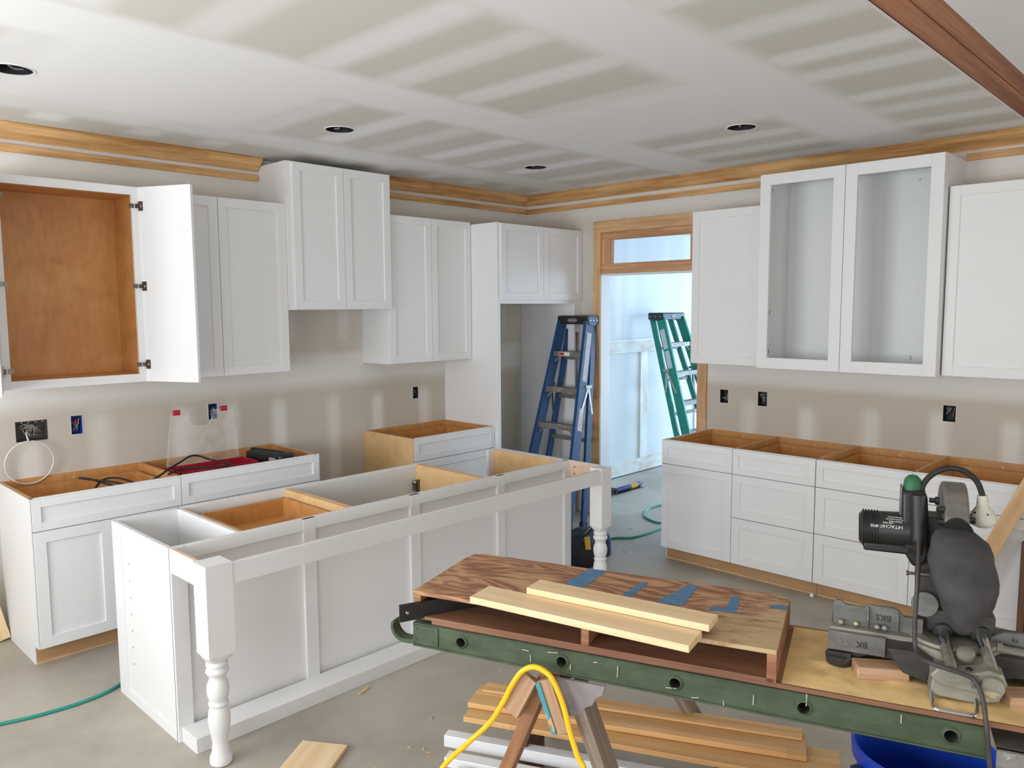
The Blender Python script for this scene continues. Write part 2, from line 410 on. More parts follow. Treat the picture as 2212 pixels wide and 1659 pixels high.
def ceiling_main():
    st = .04; xs = lines(-6.9, WX, st); ys = lines(-3.955, 0, st)
    o = sheet('ceiling', xs, ys, lambda u, v: (u, v, ZC), mud_ceiling, 'dry_ceiling', [(lx - .13, lx + .13, ly - .13, ly + .13) for lx, ly in LIGHTS])
    bm = bmesh.new(); bm.from_mesh(o.data); lay = bm.verts.layers.float.get('mud')
    for lx, ly in LIGHTS:
        ring = [e for e in bm.edges if e.is_boundary and all(abs(v.co.x - lx) < .2 and abs(v.co.y - ly) < .2 for v in e.verts)]
        cs = [bm.verts.new((lx + CR * math.cos(a), ly + CR * math.sin(a), ZC)) for a in [2 * math.pi * i / 28 for i in range(28)]]
        for v in cs: v[lay] = mud_ceiling(v.co.x, v.co.y)
        ang = lambda v: math.atan2(v.co.y - ly, v.co.x - lx) % (2 * math.pi)
        ro = sorted({v for e in ring for v in e.verts}, key=ang); ci = sorted(cs, key=ang)
        A = [(ang(v), v) for v in ro]; A.append((A[0][0] + 2 * math.pi, A[0][1]))
        B = [(ang(v), v) for v in ci]; B.append((B[0][0] + 2 * math.pi, B[0][1]))
        i = j = 0
        while i < len(A) - 1 or j < len(B) - 1:          # zip the square edge of the cut-out to the round rim
            if j == len(B) - 1 or (i < len(A) - 1 and A[i + 1][0] <= B[j + 1][0]): bm.faces.new((A[i][1], A[i + 1][1], B[j][1])); i += 1
            else: bm.faces.new((A[i][1], B[j + 1][1], B[j][1])); j += 1
    # cut edge of the drywall beside the beam
    L = [bm.verts.new(p) for p in ((-6.9, -3.955, ZC), (WX, -3.955, ZC), (WX, -3.955, ZC + .014), (-6.9, -3.955, ZC + .014))]
    for v in L: v[lay] = 1.0
    bm.faces.new(L); bm.to_mesh(o.data); bm.free()
ceiling_main()
def mud_c2(x, y): return max(band(y, -4.2, .18, .1) * .8, .9 * band(x, -.9, .3, .4), band(x, -2.3, .12, .2) * .7, band(x, -3.4, .1, .2) * .6)
sheet('ceiling', lines(-6.9, WX, .1), lines(-9.5, -4.15, .1), lambda u, v: (u, v, ZC), mud_c2, 'dry_ceiling')
build('trim_9', MB().box(-6.9, WX, -4.152, -4.148, ZC - .001, ZC + .016), 'white_trim', kind='structure')
for k, (y0, y1) in enumerate(((-3.958, -4.05), (-4.053, -4.148))):
    plank('trim_1' if k == 0 else 'trim_2', (-6.9, (y0 + y1) / 2, ZC + .014 + .12 + k * .002), (WX, (y0 + y1) / 2, ZC + .014 + .12 + k * .002), (0, 1, 0), y0 - y1, .24, 'lvl', kind='structure')
# unseen lid added above the ceilings to keep sky light out
build('ceiling', MB().box(-8.2, 6.2, -9.7, .2, ZC + .30, ZC + .32), 'void', kind='structure', smooth=False)
for i, (lx, ly) in enumerate(LIGHTS):
    t = thing('recessed_light_can', ['bulbless recessed light can at the left edge of the ceiling', 'open recessed light can above the tall hood cabinet', 'small open light can near the ceiling corner', 'open recessed light can above the door wall'][i], 'light can', (lx, ly, ZC), group='open recessed light cans in the ceiling')
    build('can_housing', MB().lathe([(CR, -.002), (CR, .12), (.03, .125)], n=28, capa=False), 'can', t)
    build('trim_ring', MB().lathe([(CR - .004, -.002), (CR + .006, -.003), (CR + .007, .0), (CR - .004, .0)], n=28, capa=False, capb=False), 'white_trim', t)
    a = .5 + i
    build('wire', MB().tube(catmull([(CR * .7 * math.cos(a), CR * .7 * math.sin(a), .016), (.01, .02, .012), (-.02, -.01, .02), (-CR * .7 * math.cos(a + .3), -CR * .7 * math.sin(a + .3), .016)]), .004, 6), 'grey_wire', t)

# back wall (left in the photo), right wall with the door opening
BOX_A = [(-4.138, -3.985, 1.085, 1.196), (-3.858, -3.797, 1.094, 1.203), (-3.035, -2.974, 1.093, 1.197), (-1.322, -1.264, 1.083, 1.178)]
BOX_B = [(-2.073, -2.004, 1.086, 1.188), (-2.384, -2.312, 1.087, 1.192), (-3.624, -3.551, 1.092, 1.194)]
studA = [-4.5, -4.08, -3.70, -3.20, -2.87, -2.53, -2.08, -1.675, -1.2, -.75, -.35, -4.9, -5.4]
def mud_A(x, z):
    v = max(band(z, 1.38, .09, .06), .85 * band(z, 2.72, .1, .12), .9 * band(x, WX, .07, .06), .35 * sstep(1.28, 1.5, z))
    for i, s in enumerate(studA):
        t = jit[i, 2]; top = 1.02 + .28 * t[1] + .06
        v = max(v, t[3] * band(x, s, .03, .05) * (1 - sstep(top, top + .12, z)))
        v = max(v, .7 * band(x, s + .1, .03, .05) * sstep(1.5, 1.6, z) * (1 - sstep(2.45, 2.6, z)))
    v = max(v, .5 * band(x, -3.75, .18, .2) * sstep(2.5, 2.6, z))
    return v
exA = tuple(q for b in BOX_A for q in b[:2]); exAz = tuple(q for b in BOX_A for q in b[2:])
sheet('wall_back', lines(-6.9, WX, .05, exA), lines(0, ZC, .05, exAz), lambda u, v: (u, 0, v), mud_A, 'dry_wall', BOX_A)
DO = (-1.813, -.865, 0, 2.44)     # door opening incl. transom
studB = [-2.25, -2.69, -3.11, -3.54, -3.94, -4.4, -.4, -.65]
def mud_B(y, z):
    v = max(band(z, 1.36, .08, .06), .85 * band(z, 2.72, .1, .12), .9 * band(y, 0, .07, .06), .3 * sstep(1.28, 1.5, z), .55 * band(y, -3.8, .25, .2) * sstep(2.4, 2.6, z))
    for i, s in enumerate(studB):
        t = jit[i, 3]; top = .98 + .25 * t[2] + .05
        v = max(v, t[3] * band(y, s, .03, .05) * (1 - sstep(top, top + .1, z)))
    v = max(v, .5 * band(y, -.35, .1, .25) * sstep(1.6, 2.2, z))
    return v
exB = tuple(q for b in BOX_B for q in b[:2]) + DO[:2]; exBz = tuple(q for b in BOX_B for q in b[2:]) + (DO[3],)
sheet('wall_right', lines(-9.5, 0, .05, exB), lines(0, ZC, .05, exBz), lambda u, v: (WX, u, v), mud_B, 'dry_wall', BOX_B + [DO])
HX = WX + .12
def mud_H(u, v): return max(.55, band(u, 0, .2, .2))
sheet('wall_hall_right', lines(-3.6, -.056, .1, DO[:2]), lines(0, 2.64, .1, (DO[3],)), lambda u, v: (HX, u, v), mud_H, 'dry_hall', [DO])
# wall ends out of view: left wall and rear wall with window openings
LW = [(-2.7, -1.1, .8, 2.3), (-4.9, -3.3, .8, 2.3), (-7.1, -5.5, .8, 2.3)]
RW = [(-6.3, -4.5, .5, 2.4), (-3.1, -1.3, .5, 2.4)]
sheet('wall_left', lines(-9.5, 0, .1, tuple(q for b in LW for q in b[:2])), lines(0, ZC, .1, (.8, 2.3)), lambda u, v: (-6.9, u, v), lambda a, b: .7, 'dry_wall', LW)
sheet('wall_rear', lines(-6.9, WX, .1, tuple(q for b in RW for q in b[:2])), lines(0, ZC, .1, (.5, 2.4)), lambda u, v: (u, -9.5, v), lambda a, b: .7, 'dry_wall', RW)
for k, (a, b, c, d) in enumerate(LW + RW):
    mb = MB(); left = k < 3
    for (u0, u1, v0, v1) in ((a - .05, a, c - .05, d + .05), (b, b + .05, c - .05, d + .05), (a, b, c - .05, c), (a, b, d, d + .05), ((a + b) / 2 - .02, (a + b) / 2 + .02, c, d)):
        if left: mb.box(-6.9, -6.86, u0, u1, v0, v1)
        else: mb.box(u0, u1, -9.5, -9.46, v0, v1)
    build('window_%d' % (k + 1), mb, 'white_trim', kind='structure')
# hall beyond the door
def mud_hall(x, z):
    v = .45 + .25 * sstep(1.3, 2.4, z)
    for s in (1.42, 1.62, 2.3, 2.75, 3.3): v = max(v, .95 * band(x, s, .05, .06) * sstep(1.4, 1.6, z))
    return v
sheet('wall_hall', lines(HX, 6.0, .06), lines(0, 2.64, .08), lambda u, v: (u, -.056, v), mud_hall, 'dry_hall')
sheet('wall_hall_far', lines(-3.6, -.056, .1, (-2.7, -.7)), lines(0, 2.64, .1, (.15, 2.25)), lambda u, v: (6.0, u, v), mud_H, 'dry_hall', [(-2.7, -.7, .15, 2.25)])
mb = MB()
for q in ((-2.75, -2.7, .1, 2.3), (-.7, -.65, .1, 2.3), (-2.7, -.7, .1, .15), (-2.7, -.7, 2.25, 2.3), (-1.72, -1.68, .15, 2.25)): mb.box(5.96, 6.0, q[0], q[1], q[2], q[3])
build('window_7', mb, 'white_trim', kind='structure')
sheet('wall_hall_near', lines(HX, 6.0, .1, (2.0, 3.8)), lines(0, 2.64, .1, (.7, 2.3)), lambda u, v: (u, -3.6, v), mud_H, 'dry_hall', [(2.0, 3.8, .7, 2.3)])
sheet('ceiling_hall', lines(HX, 6.0, .1), lines(-3.6, -.056, .1), lambda u, v: (u, v, 2.64), mud_H, 'dry_hall')
mb = MB()
for q in ((1.95, 2.0, .65, 2.35), (3.8, 3.85, .65, 2.35), (2.0, 3.8, .65, .7), (2.0, 3.8, 2.3, 2.35), (2.88, 2.92, .7, 2.3)): mb.box(q[0], q[1], -3.6, -3.56, q[2], q[3])
build('window_6', mb, 'white_trim', kind='structure')
tr = build('trim_3', MB(), 'hall_rail', kind='structure')
plank('rail', (.2, -.066, 1.392), (5.6, -.066, 1.392), (0, 0, 1), .125, .02, 'hall_rail', tr)
plank('rail', (.2, -.066, .085), (5.6, -.066, .085), (0, 0, 1), .15, .02, 'hall_rail', tr)
plank('ledge', (.2, -.072, 1.462), (5.6, -.072, 1.462), (0, 1, 0), .034, .016, 'white_trim', tr)
for sx in (.62, 1.86, 3.0, 4.2):
    plank('stile', (sx, -.066, .16), (sx, -.066, 1.33), (1, 0, 0), .13, .02, 'hall_rail', tr)
build('dark_strip_hall', MB().box(.2, 5.6, -.07, -.058, 0, .008), 'void', kind='structure')  # thin dark strip at floor level under the lowest hall rail

# crown boards (45 degrees) and the narrow boards below them
ZB, E = 2.742, .088
def crown(name, a, b, inward):
    """a,b along the wall; inward = unit vector into the room"""
    i = Vector(inward); a, b = Vector(a), Vector(b)
    lo = Vector((0, 0, ZB)); hi = i * E + Vector((0, 0, ZC - .003))
    mid = (lo + hi) / 2; wd = (hi - lo)
    return plank(name, a + mid + i * .008, b + mid + i * .008, wd, wd.length, .016, 'pine', kind='structure')
crown('trim_4', (-6.9, 0, 0), (-2.628, 0, 0), (0, -1, 0))
crown('trim_5', (-1.793, 0, 0), (WX - .01, 0, 0), (0, -1, 0))
crown('trim_6', (WX, -9.4, 0), (WX, -.01, 0), (-1, 0, 0))
def lower(name, a, b, wd=.042): plank(name, a, b, (0, 0, 1), wd, .018, 'pine', kind='structure')
lower('trim_7', (-6.9, -.009, 2.693), (-2.628, -.009, 2.693))
lower('trim_8', (-1.793, -.009, 2.689), (WX - .02, -.009, 2.689))
lower('trim_10', (WX - .009, -.01, 2.686), (WX - .009, -2.497, 2.686))
lower('trim_11', (WX - .009, -3.619, 2.70), (WX - .009, -9.4, 2.70))

# door frame with transom
dr = thing('door_1', 'pine cased doorway with a glazed transom, leading to the bright hall', 'doorway', (WX, -1.34, 0))
dr['kind'] = 'structure'
cx = WX - .010
plank('casing', (cx, -.827, 0), (cx, -.827, 2.535), (0, 1, 0), .074, .02, 'pine_casing', dr)
plank('casing', (cx, -1.853, 0), (cx, -1.853, 2.535), (0, 1, 0), .08, .02, 'pine_casing', dr)
plank('casing', (cx - .001, -.79, 2.49), (cx - .001, -1.893, 2.49), (0, 0, 1), .096, .02, 'pine_casing', dr)
mb = MB()
for y0, y1 in ((-.866, -.852), (-1.827, -1.812)): mb.box(WX - .004, HX, y0, y1, 0, 2.09)
mb.box(WX + .0, HX, -1.813, -.865, 2.084, 2.10)
build('jamb', mb, 'jamb', dr, world=True)
tx = WX + .012
for a, b, wd, w in (((tx, -.864, 2.41), (tx, -1.814, 2.41), (0, 0, 1), .064), ((tx, -.864, 2.14), (tx, -1.814, 2.14), (0, 0, 1), .085),
                    ((tx, -.92, 2.18), (tx, -.92, 2.38), (0, 1, 0), .11), ((tx, -1.77, 2.18), (tx, -1.77, 2.38), (0, 1, 0), .09)):
    plank('transom_rail', a, b, wd, w, .034, 'transom', dr, bevel=.004)
for a, b, wd in (((tx - .02, -.96, 2.389), (tx - .02, -1.74, 2.389), (0, 0, 1)), ((tx - .02, -.96, 2.172), (tx - .02, -1.74, 2.172), (0, 0, 1)), ((tx - .02, -.965, 2.17), (tx - .02, -.965, 2.39), (0, 1, 0))):
    plank('glazing_bead', a, b, wd, .014, .012, 'transom', dr)
mb = MB().box(tx + .01, tx + .014, -1.74, -.96, 2.17, 2.39)
gl = NT('transom_glass'); gl.b.inputs['Transmission Weight'].default_value = 1; gl.b.inputs['Roughness'].default_value = 0; gl.b.inputs['IOR'].default_value = 1.02
M['glass'] = gl.m
build('pane', mb, 'glass', dr, world=True)

# open electrical boxes in the walls
def outlet(label, wall, b, inner, big=False, red=False, group='open electrical boxes in the drywall'):
    u0, u1, z0, z1 = b
    if wall == 'A': t = thing('electrical_box', label, 'outlet box', ((u0 + u1) / 2, 0, z0), 0, group)
    else: t = thing('electrical_box', label, 'outlet box', (WX, (u0 + u1) / 2, z0), -90, group)
    w = (u1 - u0) / 2; h = z1 - z0; d = .055
    mb = MB(); k = .003
    mb.box(-w, w, d, d + k, 0, h); mb.box(-w, -w + k, 0, d, 0, h); mb.box(w - k, w, 0, d, 0, h); mb.box(-w, w, 0, d, 0, k); mb.box(-w, w, 0, d, h - k, h)
    build('box_shell', mb, inner, t)
    mb = MB(); k = .002
    mb.box(-w - k, w + k, -.0025, .001, -k, 0); mb.box(-w - k, w + k, -.0025, .001, h, h + k * .6); mb.box(-w - k, -w, -.0025, .001, 0, h); mb.box(w, w + k, -.0025, .001, 0, h)
    build('cut_edge', mb, 'white_trim' if not big else 'void', t)
    rr = random.Random(hash(label) % 1000 if False else int(abs(u0 * 1000)))
    for i in range(7 if big else 3):
        pts = [(rr.uniform(-w * .75, w * .75), rr.uniform(.004, d - .01), h * rr.uniform(.15, .85)) for _ in range(4)]
        build('wire', MB().tube(catmull(pts, 5), .0024, 5), 'grey_wire', t)
    if red: build('wire_nut', MB().lathe([(.004, 0), (.009, .006), (.007, .024), (.002, .027)], (.0, .02, h * .55), (0, -.3, 1), 10), 'red_case', t)
    if big:
        for fx in (-.6, -.15, .3, .75): build('screw_tab', MB().lathe([(.006, 0), (.006, .003)], (fx * w, .0, h - .004), (0, 1, 0), 8), 'alu', t)
    return t
outlet('wide grey metal electrical box full of wires above the left base cabinet', 'A', BOX_A[0], 'box_grey', big=True)
outlet('blue single electrical box with a red wire nut, right of the wide box', 'A', BOX_A[1], 'box_blue', red=True)
outlet('blue electrical box behind the clear organiser lid', 'A', BOX_A[2], 'box_blue')
outlet('small dark electrical box under the uppers beside the tall fridge panel', 'A', BOX_A[3], 'void')
outlet('dark electrical box nearest the doorway over the right base cabinets', 'B', BOX_B[0], 'void')
outlet('second dark electrical box from the doorway on the right wall', 'B', BOX_B[1], 'void')
outlet('dark electrical box far right, under the open-framed wall cabinets', 'B', BOX_B[2], 'void')

# ---------------------------------------------------------------- cabinets
def shaker(parent, name, x0, x1, z0, z1, y, st=.057, t=.02, mat='white', glass=False, bev=.0012):
    """front in the parent's local space; outer face at y, thickness behind it"""
    mb = MB(); yb = y + t
    mb.box(x0, x0 + st, y, yb, z0, z1); mb.box(x1 - st, x1, y, yb, z0, z1)
    mb.box(x0 + st, x1 - st, y, yb, z0, z0 + st); mb.box(x0 + st, x1 - st, y, yb, z1 - st, z1)
    o = build(name, mb, mat, parent, bev, smooth=False)
    if not glass: build('panel', MB().box(x0 + st - .004, x1 - st + .004, y + .011, y + .016, z0 + st - .004, z1 - st + .004), mat, o, smooth=False)
    return o
def carcass(t, w, D, h, z0=0.0, mat='maple', parts=(), top=False, yb=0.0, shelf=True):
    k = .018
    for x in (0, w - k): build('side', MB().box(x, x + k, -D, yb, z0, h), mat, t, smooth=False)
    build('back', MB().box(k, w - k, yb - .012, yb - .002, z0, h), mat, t, smooth=False)
    build('bottom', MB().box(k, w - k, -D, yb - .012, z0, z0 + k), mat, t, smooth=False)
    if top: build('top', MB().box(k, w - k, -D, yb - .012, h - k, h), mat, t, smooth=False)
    for x in parts: build('partition', MB().box(x - k / 2, x + k / 2, -D + .001, yb - .012, z0 + k, h), mat, t, smooth=False)
def drawer_box(parent, x0, x1, y0, y1, z0, z1, mat='maple'):
    k = .013; mb = MB()
    mb.box(x0, x0 + k, y0, y1, z0, z1); mb.box(x1 - k, x1, y0, y1, z0, z1); mb.box(x0 + k, x1 - k, y1 - k, y1, z0, z1); mb.box(x0 + k, x1 - k, y0, y0 + k, z0, z1)
    mb.box(x0 + k, x1 - k, y0 + k, y1 - k, z0 + .008, z0 + .014)
    return build('drawer_box', mb, mat, parent, smooth=False)
def screw(t, x, y, z, axis=(0, -1, 0), mat='screw', r=.006):
    return build('screw', MB().lathe([(r, 0), (r, .0015), (r * .4, .003)], (x, y, z), axis, 10), mat, t)
G = .0018
def base_run(name, label, loc, rz, w, cols, D, yb=0.0, left='white', toe_break=False, H=.876, right='white', cords=()):
    """cols = [(x0,x1,[('drawer'|'door'|'doors', z0, z1), ...])]; local y=0 at wall, fronts at y=-D"""
    t = thing(name, label, 'cabinet', loc, rz, 'white base cabinets with no countertop')
    Df = D - .02
    parts = [c[0] for c in cols[1:]]
    carcass(t, w, Df, H, .1, 'maple', parts, yb=yb)
    if left: build('side_panel', MB().prism([(-D + .005, .1), (-D + .075, .1), (-D + .075, 0), (yb, 0), (yb, H), (-D + .005, H)], 'x', -.006, -.0005), left, t, smooth=False)
    if right: build('side_panel', MB().prism([(-D + .005, .1), (-D + .075, .1), (-D + .075, 0), (yb, 0), (yb, H), (-D + .005, H)], 'x', w + .0005, w + .006), right, t, smooth=False)
    build('face_frame', MB().box(0, w, -Df - .001, -Df + .018, H - .012, H), 'white', t, smooth=False)
    build('bottom_frame', MB().box(0, w, -Df - .001, -Df + .018, .1, .12), 'white', t, smooth=False)
    for z_ in (.69, .40): build('frame_rail', MB().box(.02, w - .02, -Df - .0008, -Df + .017, z_, z_ + .035), 'white', t, smooth=False)
    for x_ in parts: build('frame_stile', MB().box(x_ - .019, x_ + .019, -Df - .0009, -Df + .0165, .12, H - .012), 'white', t, smooth=False)
    build('toe_kick', MB().box(.0, w - .0, -D + .075, -D + .09, 0, .1), 'toe', t, smooth=False)
    build('toe_strip', MB().box(.0, w - .0, -D + .068, -D + .0745, 0, .012), 'maple_edge', t, smooth=False)
    for x0, x1, fr in cols:
        for kind, z0, z1 in fr:
            if kind == 'doors':
                m = (x0 + x1) / 2
                shaker(t, 'door', x0 + G, m - G / 2, z0, z1, -D); shaker(t, 'door', m + G / 2, x1 - G, z0, z1, -D)
            else:
                o = shaker(t, kind, x0 + G, x1 - G, z0, z1, -D, st=.057 if z1 - z0 > .2 else .042)
                if kind == 'drawer' and z1 > .8: drawer_box(o, x0 + .035, x1 - .035, -Df + .02, yb - .06, z0 + .03, z1 - .035)
        screw(t, (x0 + x1) / 2, yb - .014, H - .03, (0, -1, 0), 'screw_pale')
    return t
A1 = base_run('base_cabinet', 'white double base cabinet at far left, tools on its open top', (-4.239, 0, 0), 0, 1.652,
              [(0, .753, [('drawer', .709, .872), ('doors', .1, .704)]), (.753, 1.652, [('drawer', .709, .872), ('doors', .1, .704)])], .60)
A2 = base_run('base_cabinet', 'short white drawer base with a bare birch side, left of the fridge alcove', (-1.796, 0, 0), 0, .818,
              [(0, .818, [('drawer', .709, .872), ('drawer', .415, .704), ('drawer', .1, .410)])], .60, left='maple_pale', right=None)
B1 = base_run('base_cabinet', 'white base cabinet beside the doorway: a door column and a three-drawer column', (WX, -1.933, 0), -90, 1.1035,
              [(0, .544, [('drawer', .709, .872), ('door', .1, .704)]), (.544, 1.1035, [('drawer', .709, .872), ('drawer', .415, .704), ('drawer', .1, .410)])], .676, right=None)
B2 = base_run('base_cabinet', 'white base cabinet behind the mitre saw, right of the door column one', (WX, -3.0385, 0), -90, 1.16,
              [(0, .553, [('drawer', .709, .872), ('drawer', .415, .704), ('drawer', .1, .410)]), (.553, 1.16, [('drawer', .709, .872), ('door', .1, .704)])], .676, left=None)

def upper(name, label, loc, rz, w, D, h, doors, yb=0.0, x0=0.0, mat='white'):
    t = thing(name, label, 'cabinet', loc, rz, 'white wall cabinets')
    build('carcass', MB().box(0, w, -D + .02, yb, 0, h), 'white', t, .001, smooth=False)
    e = [x0 + (w - x0) * i / doors for i in range(doors + 1)]
    for i in range(doors): shaker(t, 'door', e[i] + G, e[i + 1] - G, .004, h - .004, -D)
    return t
UZ, UH = 1.403, 1.095
# open cabinet at far left
t = thing('wall_cabinet', 'open wall cabinet at far left showing an orange plywood interior', 'cabinet', (-4.262, 0, UZ + .002), 0, 'white wall cabinets')
w, D, h = .72, .325, 1.10
for x, nm in ((0, 'side'), (w - .018, 'side')):
    build(nm, MB().box(x + .0, x + .018, -D, 0, 0, h), 'white', t, smooth=False)
for x in (.018, w - .0205): build('side_lining', MB().box(x, x + .0025, -D + .018, -.012, .018, h - .018), 'maple', t, smooth=False)
bk = build('back', MB().box(.018, w - .018, -.012, -.004, .018, h - .018), 'maple', t, smooth=False)
build('bottom', MB().box(.018, w - .018, -D, 0, 0, .018), 'white', t, smooth=False)
build('bottom_lining', MB().box(.018, w - .018, -D + .018, -.012, .018, .045), 'maple', t, smooth=False)
build('top', MB().box(.018, w - .018, -D, 0, h - .018, h), 'white', t, smooth=False)
build('top_lining', MB().box(.018, w - .018, -D + .018, -.012, h - .045, h - .018), 'maple', t, smooth=False)
build('face_frame', MB().box(0, .038, -D - .012, -D + .008, 0, h).box(w - .038, w, -D - .012, -D + .008, 0, h).box(.038, w - .038, -D - .012, -D + .008, 0, .045).box(.038, w - .038, -D - .012, -D + .008, h - .045, h), 'white', t, smooth=False)
screw(t, .36, -.013, h - .07, (0, -1, 0)); screw(t, .36, -.013, .07, (0, -1, 0))
for sx, ang, hx in ((1, 116.5, w - .004), (-1, 104.4, .004)):
    o = build('door', MB().box(-.358 if sx > 0 else 0, 0 if sx > 0 else .358, -.02, 0, 0, h), 'white', t, .0012, smooth=False)
    o.matrix_basis = Matrix.Translation((hx, -D - .012, 0)) @ Matrix.Rotation(R(ang * sx), 4, 'Z')
    sgn = -1 if sx > 0 else 1
    build('panel', MB().box(sgn * .06, sgn * .298, -.021, -.019, .06, h - .06), 'white', o, smooth=False)
    for hz in (.994, .545, .099):
        g = build('hinge', MB().box(sgn * .004, sgn * .034, .0, .004, hz - .026, hz + .026).box(sgn * -.006, sgn * .016, .0, .016, hz - .011, hz + .011), 'chrome', o)
        build('hinge_cup', MB().lathe([(.013, 0), (.013, .006), (.009, .008)], (sgn * .02, .004, hz), (0, 1, 0), 12), 'chrome', g)
    for hz in (.994, .545, .099):
        fx = w - .04 if sx > 0 else .04
        build('hinge_plate', MB().box(fx - .014, fx + .012, -D - .016, -D - .0125, hz - .012, hz + .012), 'chrome', t)
upper('wall_cabinet', 'closed two-door wall cabinet right of the open plywood one', (-3.538, 0, UZ), 0, .9155, .344, UH, 2)
upper('wall_cabinet', 'raised white hood cabinet reaching nearly to the ceiling', (-2.622, 0, 1.809), 0, .822, .378, .962, 2, x0=.036)
upper('wall_cabinet', 'two-door wall cabinet between the raised hood cabinet and fridge panel', (-1.799, 0, UZ), 0, .82, .344, UH, 2)
# fridge surround
t = thing('fridge_surround', 'tall white fridge surround with two small doors above an empty alcove', 'cabinet', (-.975, 0, 0), 0)
build('tall_panel', MB().box(0, .032, -.638, -.002, 0, 2.478), 'white', t, .001, smooth=False)
build('right_panel', MB().box(.942, .962, -.638, -.002, 0, 1.848), 'white', t, .001, smooth=False)
build('filler', MB().box(.962, 1.029, -.638, -.62, 1.848, 2.478).box(.962, 1.029, -.638, -.62, 1.60, 1.848), 'white', t, .001, smooth=False)
build('carcass', MB().box(.032, 1.029, -.636, -.002, 1.848, 2.474), 'white', t, .001, smooth=False)
for a, b in ((.028, .525), (.529, 1.026)): shaker(t, 'door', a, b, 1.878, 2.472, -.656)
# right-hand uppers
upper('wall_cabinet', 'single-door wall cabinet beside the doorway, left of the open-framed pair', (WX, -1.946, UZ), -90, .5555, .344, UH, 1)
t = thing('wall_cabinet', 'tall wall cabinet with two glassless frame doors and white interior', 'cabinet', (WX, -2.5017, 1.400), -90, 'white wall cabinets')
w, D, h = 1.1125, .40, 1.281
for x in (0, w - .018): build('side', MB().box(x, x + .018, -D, 0, 0, h), 'white', t, smooth=False)
build('bottom', MB().box(.018, w - .018, -D, 0, 0, .018), 'white_in', t, smooth=False)
build('top', MB().box(.018, w - .018, -D, 0, h - .018, h), 'white_in', t, smooth=False)
build('back', MB().box(.018, w - .018, -.012, -.004, .018, h - .018), 'white_in', t, smooth=False)
build('mullion', MB().box(w / 2 - .02, w / 2 + .02, -D, -D + .02, .018, h - .018), 'white', t, smooth=False)
for a, b in ((0, .556), (.5575, w)): shaker(t, 'door', a + G / 2, b - G / 2, .002, h - .002, -D - .022, st=.071, glass=True)
for x, z in ((.37, 1.19), (.33, .075), (.86, 1.2), (.85, .09), (.85, .075)): screw(t, x, -.0125, z, (0, -1, 0), 'screw', .005)
for z in (.36, 1.16, .10): build('hinge_slot', MB().box(.0725, .0745, -D + .003, -D + .006, z, z + .03), 'void', t)
holes = MB()
for yy in (-.07, -.32):
    for i in range(22): holes.lathe([(.0025, 0), (.0025, .001)], (.018, yy, .2 + i * .04), (1, 0, 0), 6)
build('shelf_pin_holes', holes, 'grey_wire', t, kind='stuff')
upper('wall_cabinet', 'wall cabinet at the right edge, past the open-framed pair', (WX, -3.622, UZ), -90, .62, .344, UH, 1)

# ---------------------------------------------------------------- island
IX0, IX1, IYB, IYF, IYL, IZ = -4.05, -1.475, -1.145, -1.80, -2.12, .837
isl = thing('kitchen_island', 'long white kitchen island with turned legs and no countertop', 'island', (-2.76, -1.6, 0))
def ip(name, mb, mat='white', parent=None, bevel=.001, smooth=False, **k): return build(name, mb, mat, parent or isl, bevel, smooth=smooth, world=True, **k)
ip('end_panel', MB().box(IX0 + .006, IX0 + .02, IYF + .0125, IYB, 0, IZ - .001))
ip('end_frame', MB().box(IX0, IX0 + .006, IYB - .10, IYB, 0, IZ).box(IX0, IX0 + .006, IYF + .0125, IYF + .04, 0, IZ).box(IX0, IX0 + .006, IYF + .04, IYB - .10, IZ - .065, IZ).box(IX0, IX0 + .006, IYF + .04, IYB - .10, 0, .045))
for i in range(7): ip('pin_hole', MB().lathe([(.0032, 0), (.0032, .0012)], (IX0 + .006, IYB - .175, .665 - i * .079), (-1, 0, 0), 8), 'void', bevel=0)
ip('back_panel', MB().box(IX0 + .02, IX1, IYF + .019, IYF + .027, 0, IZ - .004))
for x0, x1 in ((IX0 + .0, IX0 + .066), (-3.432, -3.367), (-2.795, -2.732), (-2.146, -2.086), (-1.54, IX1)):
    ip('stile', MB().box(x0, x1, IYF, IYF + .019, 0, IZ))
ip('top_rail', MB().box(IX0 + .06, IX1 - .05, IYF + .001, IYF + .019, IZ - .055, IZ))
ip('top_rail_cap', MB().box(IX0 + .02, IX1, IYF + .0275, IYF + .035, IZ - .09, IZ))
ip('plinth', MB().box(IX0 + .014, IX1, IYF - .137, IYF, 0, .066), bevel=.002)
# compartments
ip('compartment_floor', MB().box(IX0 + .02, IX1, IYF + .022, IYB - .02, .09, .108), 'maple')
ip('bookcase_back', MB().box(IX0 + .02, -3.735, IYB - .022, IYB - .004, 0, IZ))
ip('bookcase_side', MB().box(-3.748, -3.73, IYF + .035, IYB, 0, IZ))
ip('bookcase_lining', MB().box(IX0 + .0205, -3.75, IYF + .036, IYF + .046, .1, IZ - .09))
ip('partition', MB().box(-3.729, -3.714, IYF + .036, IYB - .02, .1, IZ - .004), 'maple_pale')
ip('partition', MB().box(-3.165, -3.1435, IYF + .036, IYB - .02, .1, IZ - .002), 'maple_pale')
ip('partition', MB().box(-3.143, -3.125, IYF + .036, IYB - .02, .1, IZ - .002), 'maple_pale')
ip('partition', MB().box(-2.245, -2.20, IYF + .036, IYB - .02, .1, IZ - .002), 'maple_pale')
ip('partition', MB().box(-1.545, -1.528, IYF + .036, IYB, .1, IZ - .002), 'maple_pale')
ip('right_end_panel', MB().box(-1.527, IX1, IYF + .012, IYB, 0, IZ))
ip('rear_rail', MB().box(-3.73, -2.22, IYB - .02, IYB, IZ - .07, IZ))
ip('rear_post', MB().box(-1.60, -1.545, IYB - .02, IYB, .1, IZ))
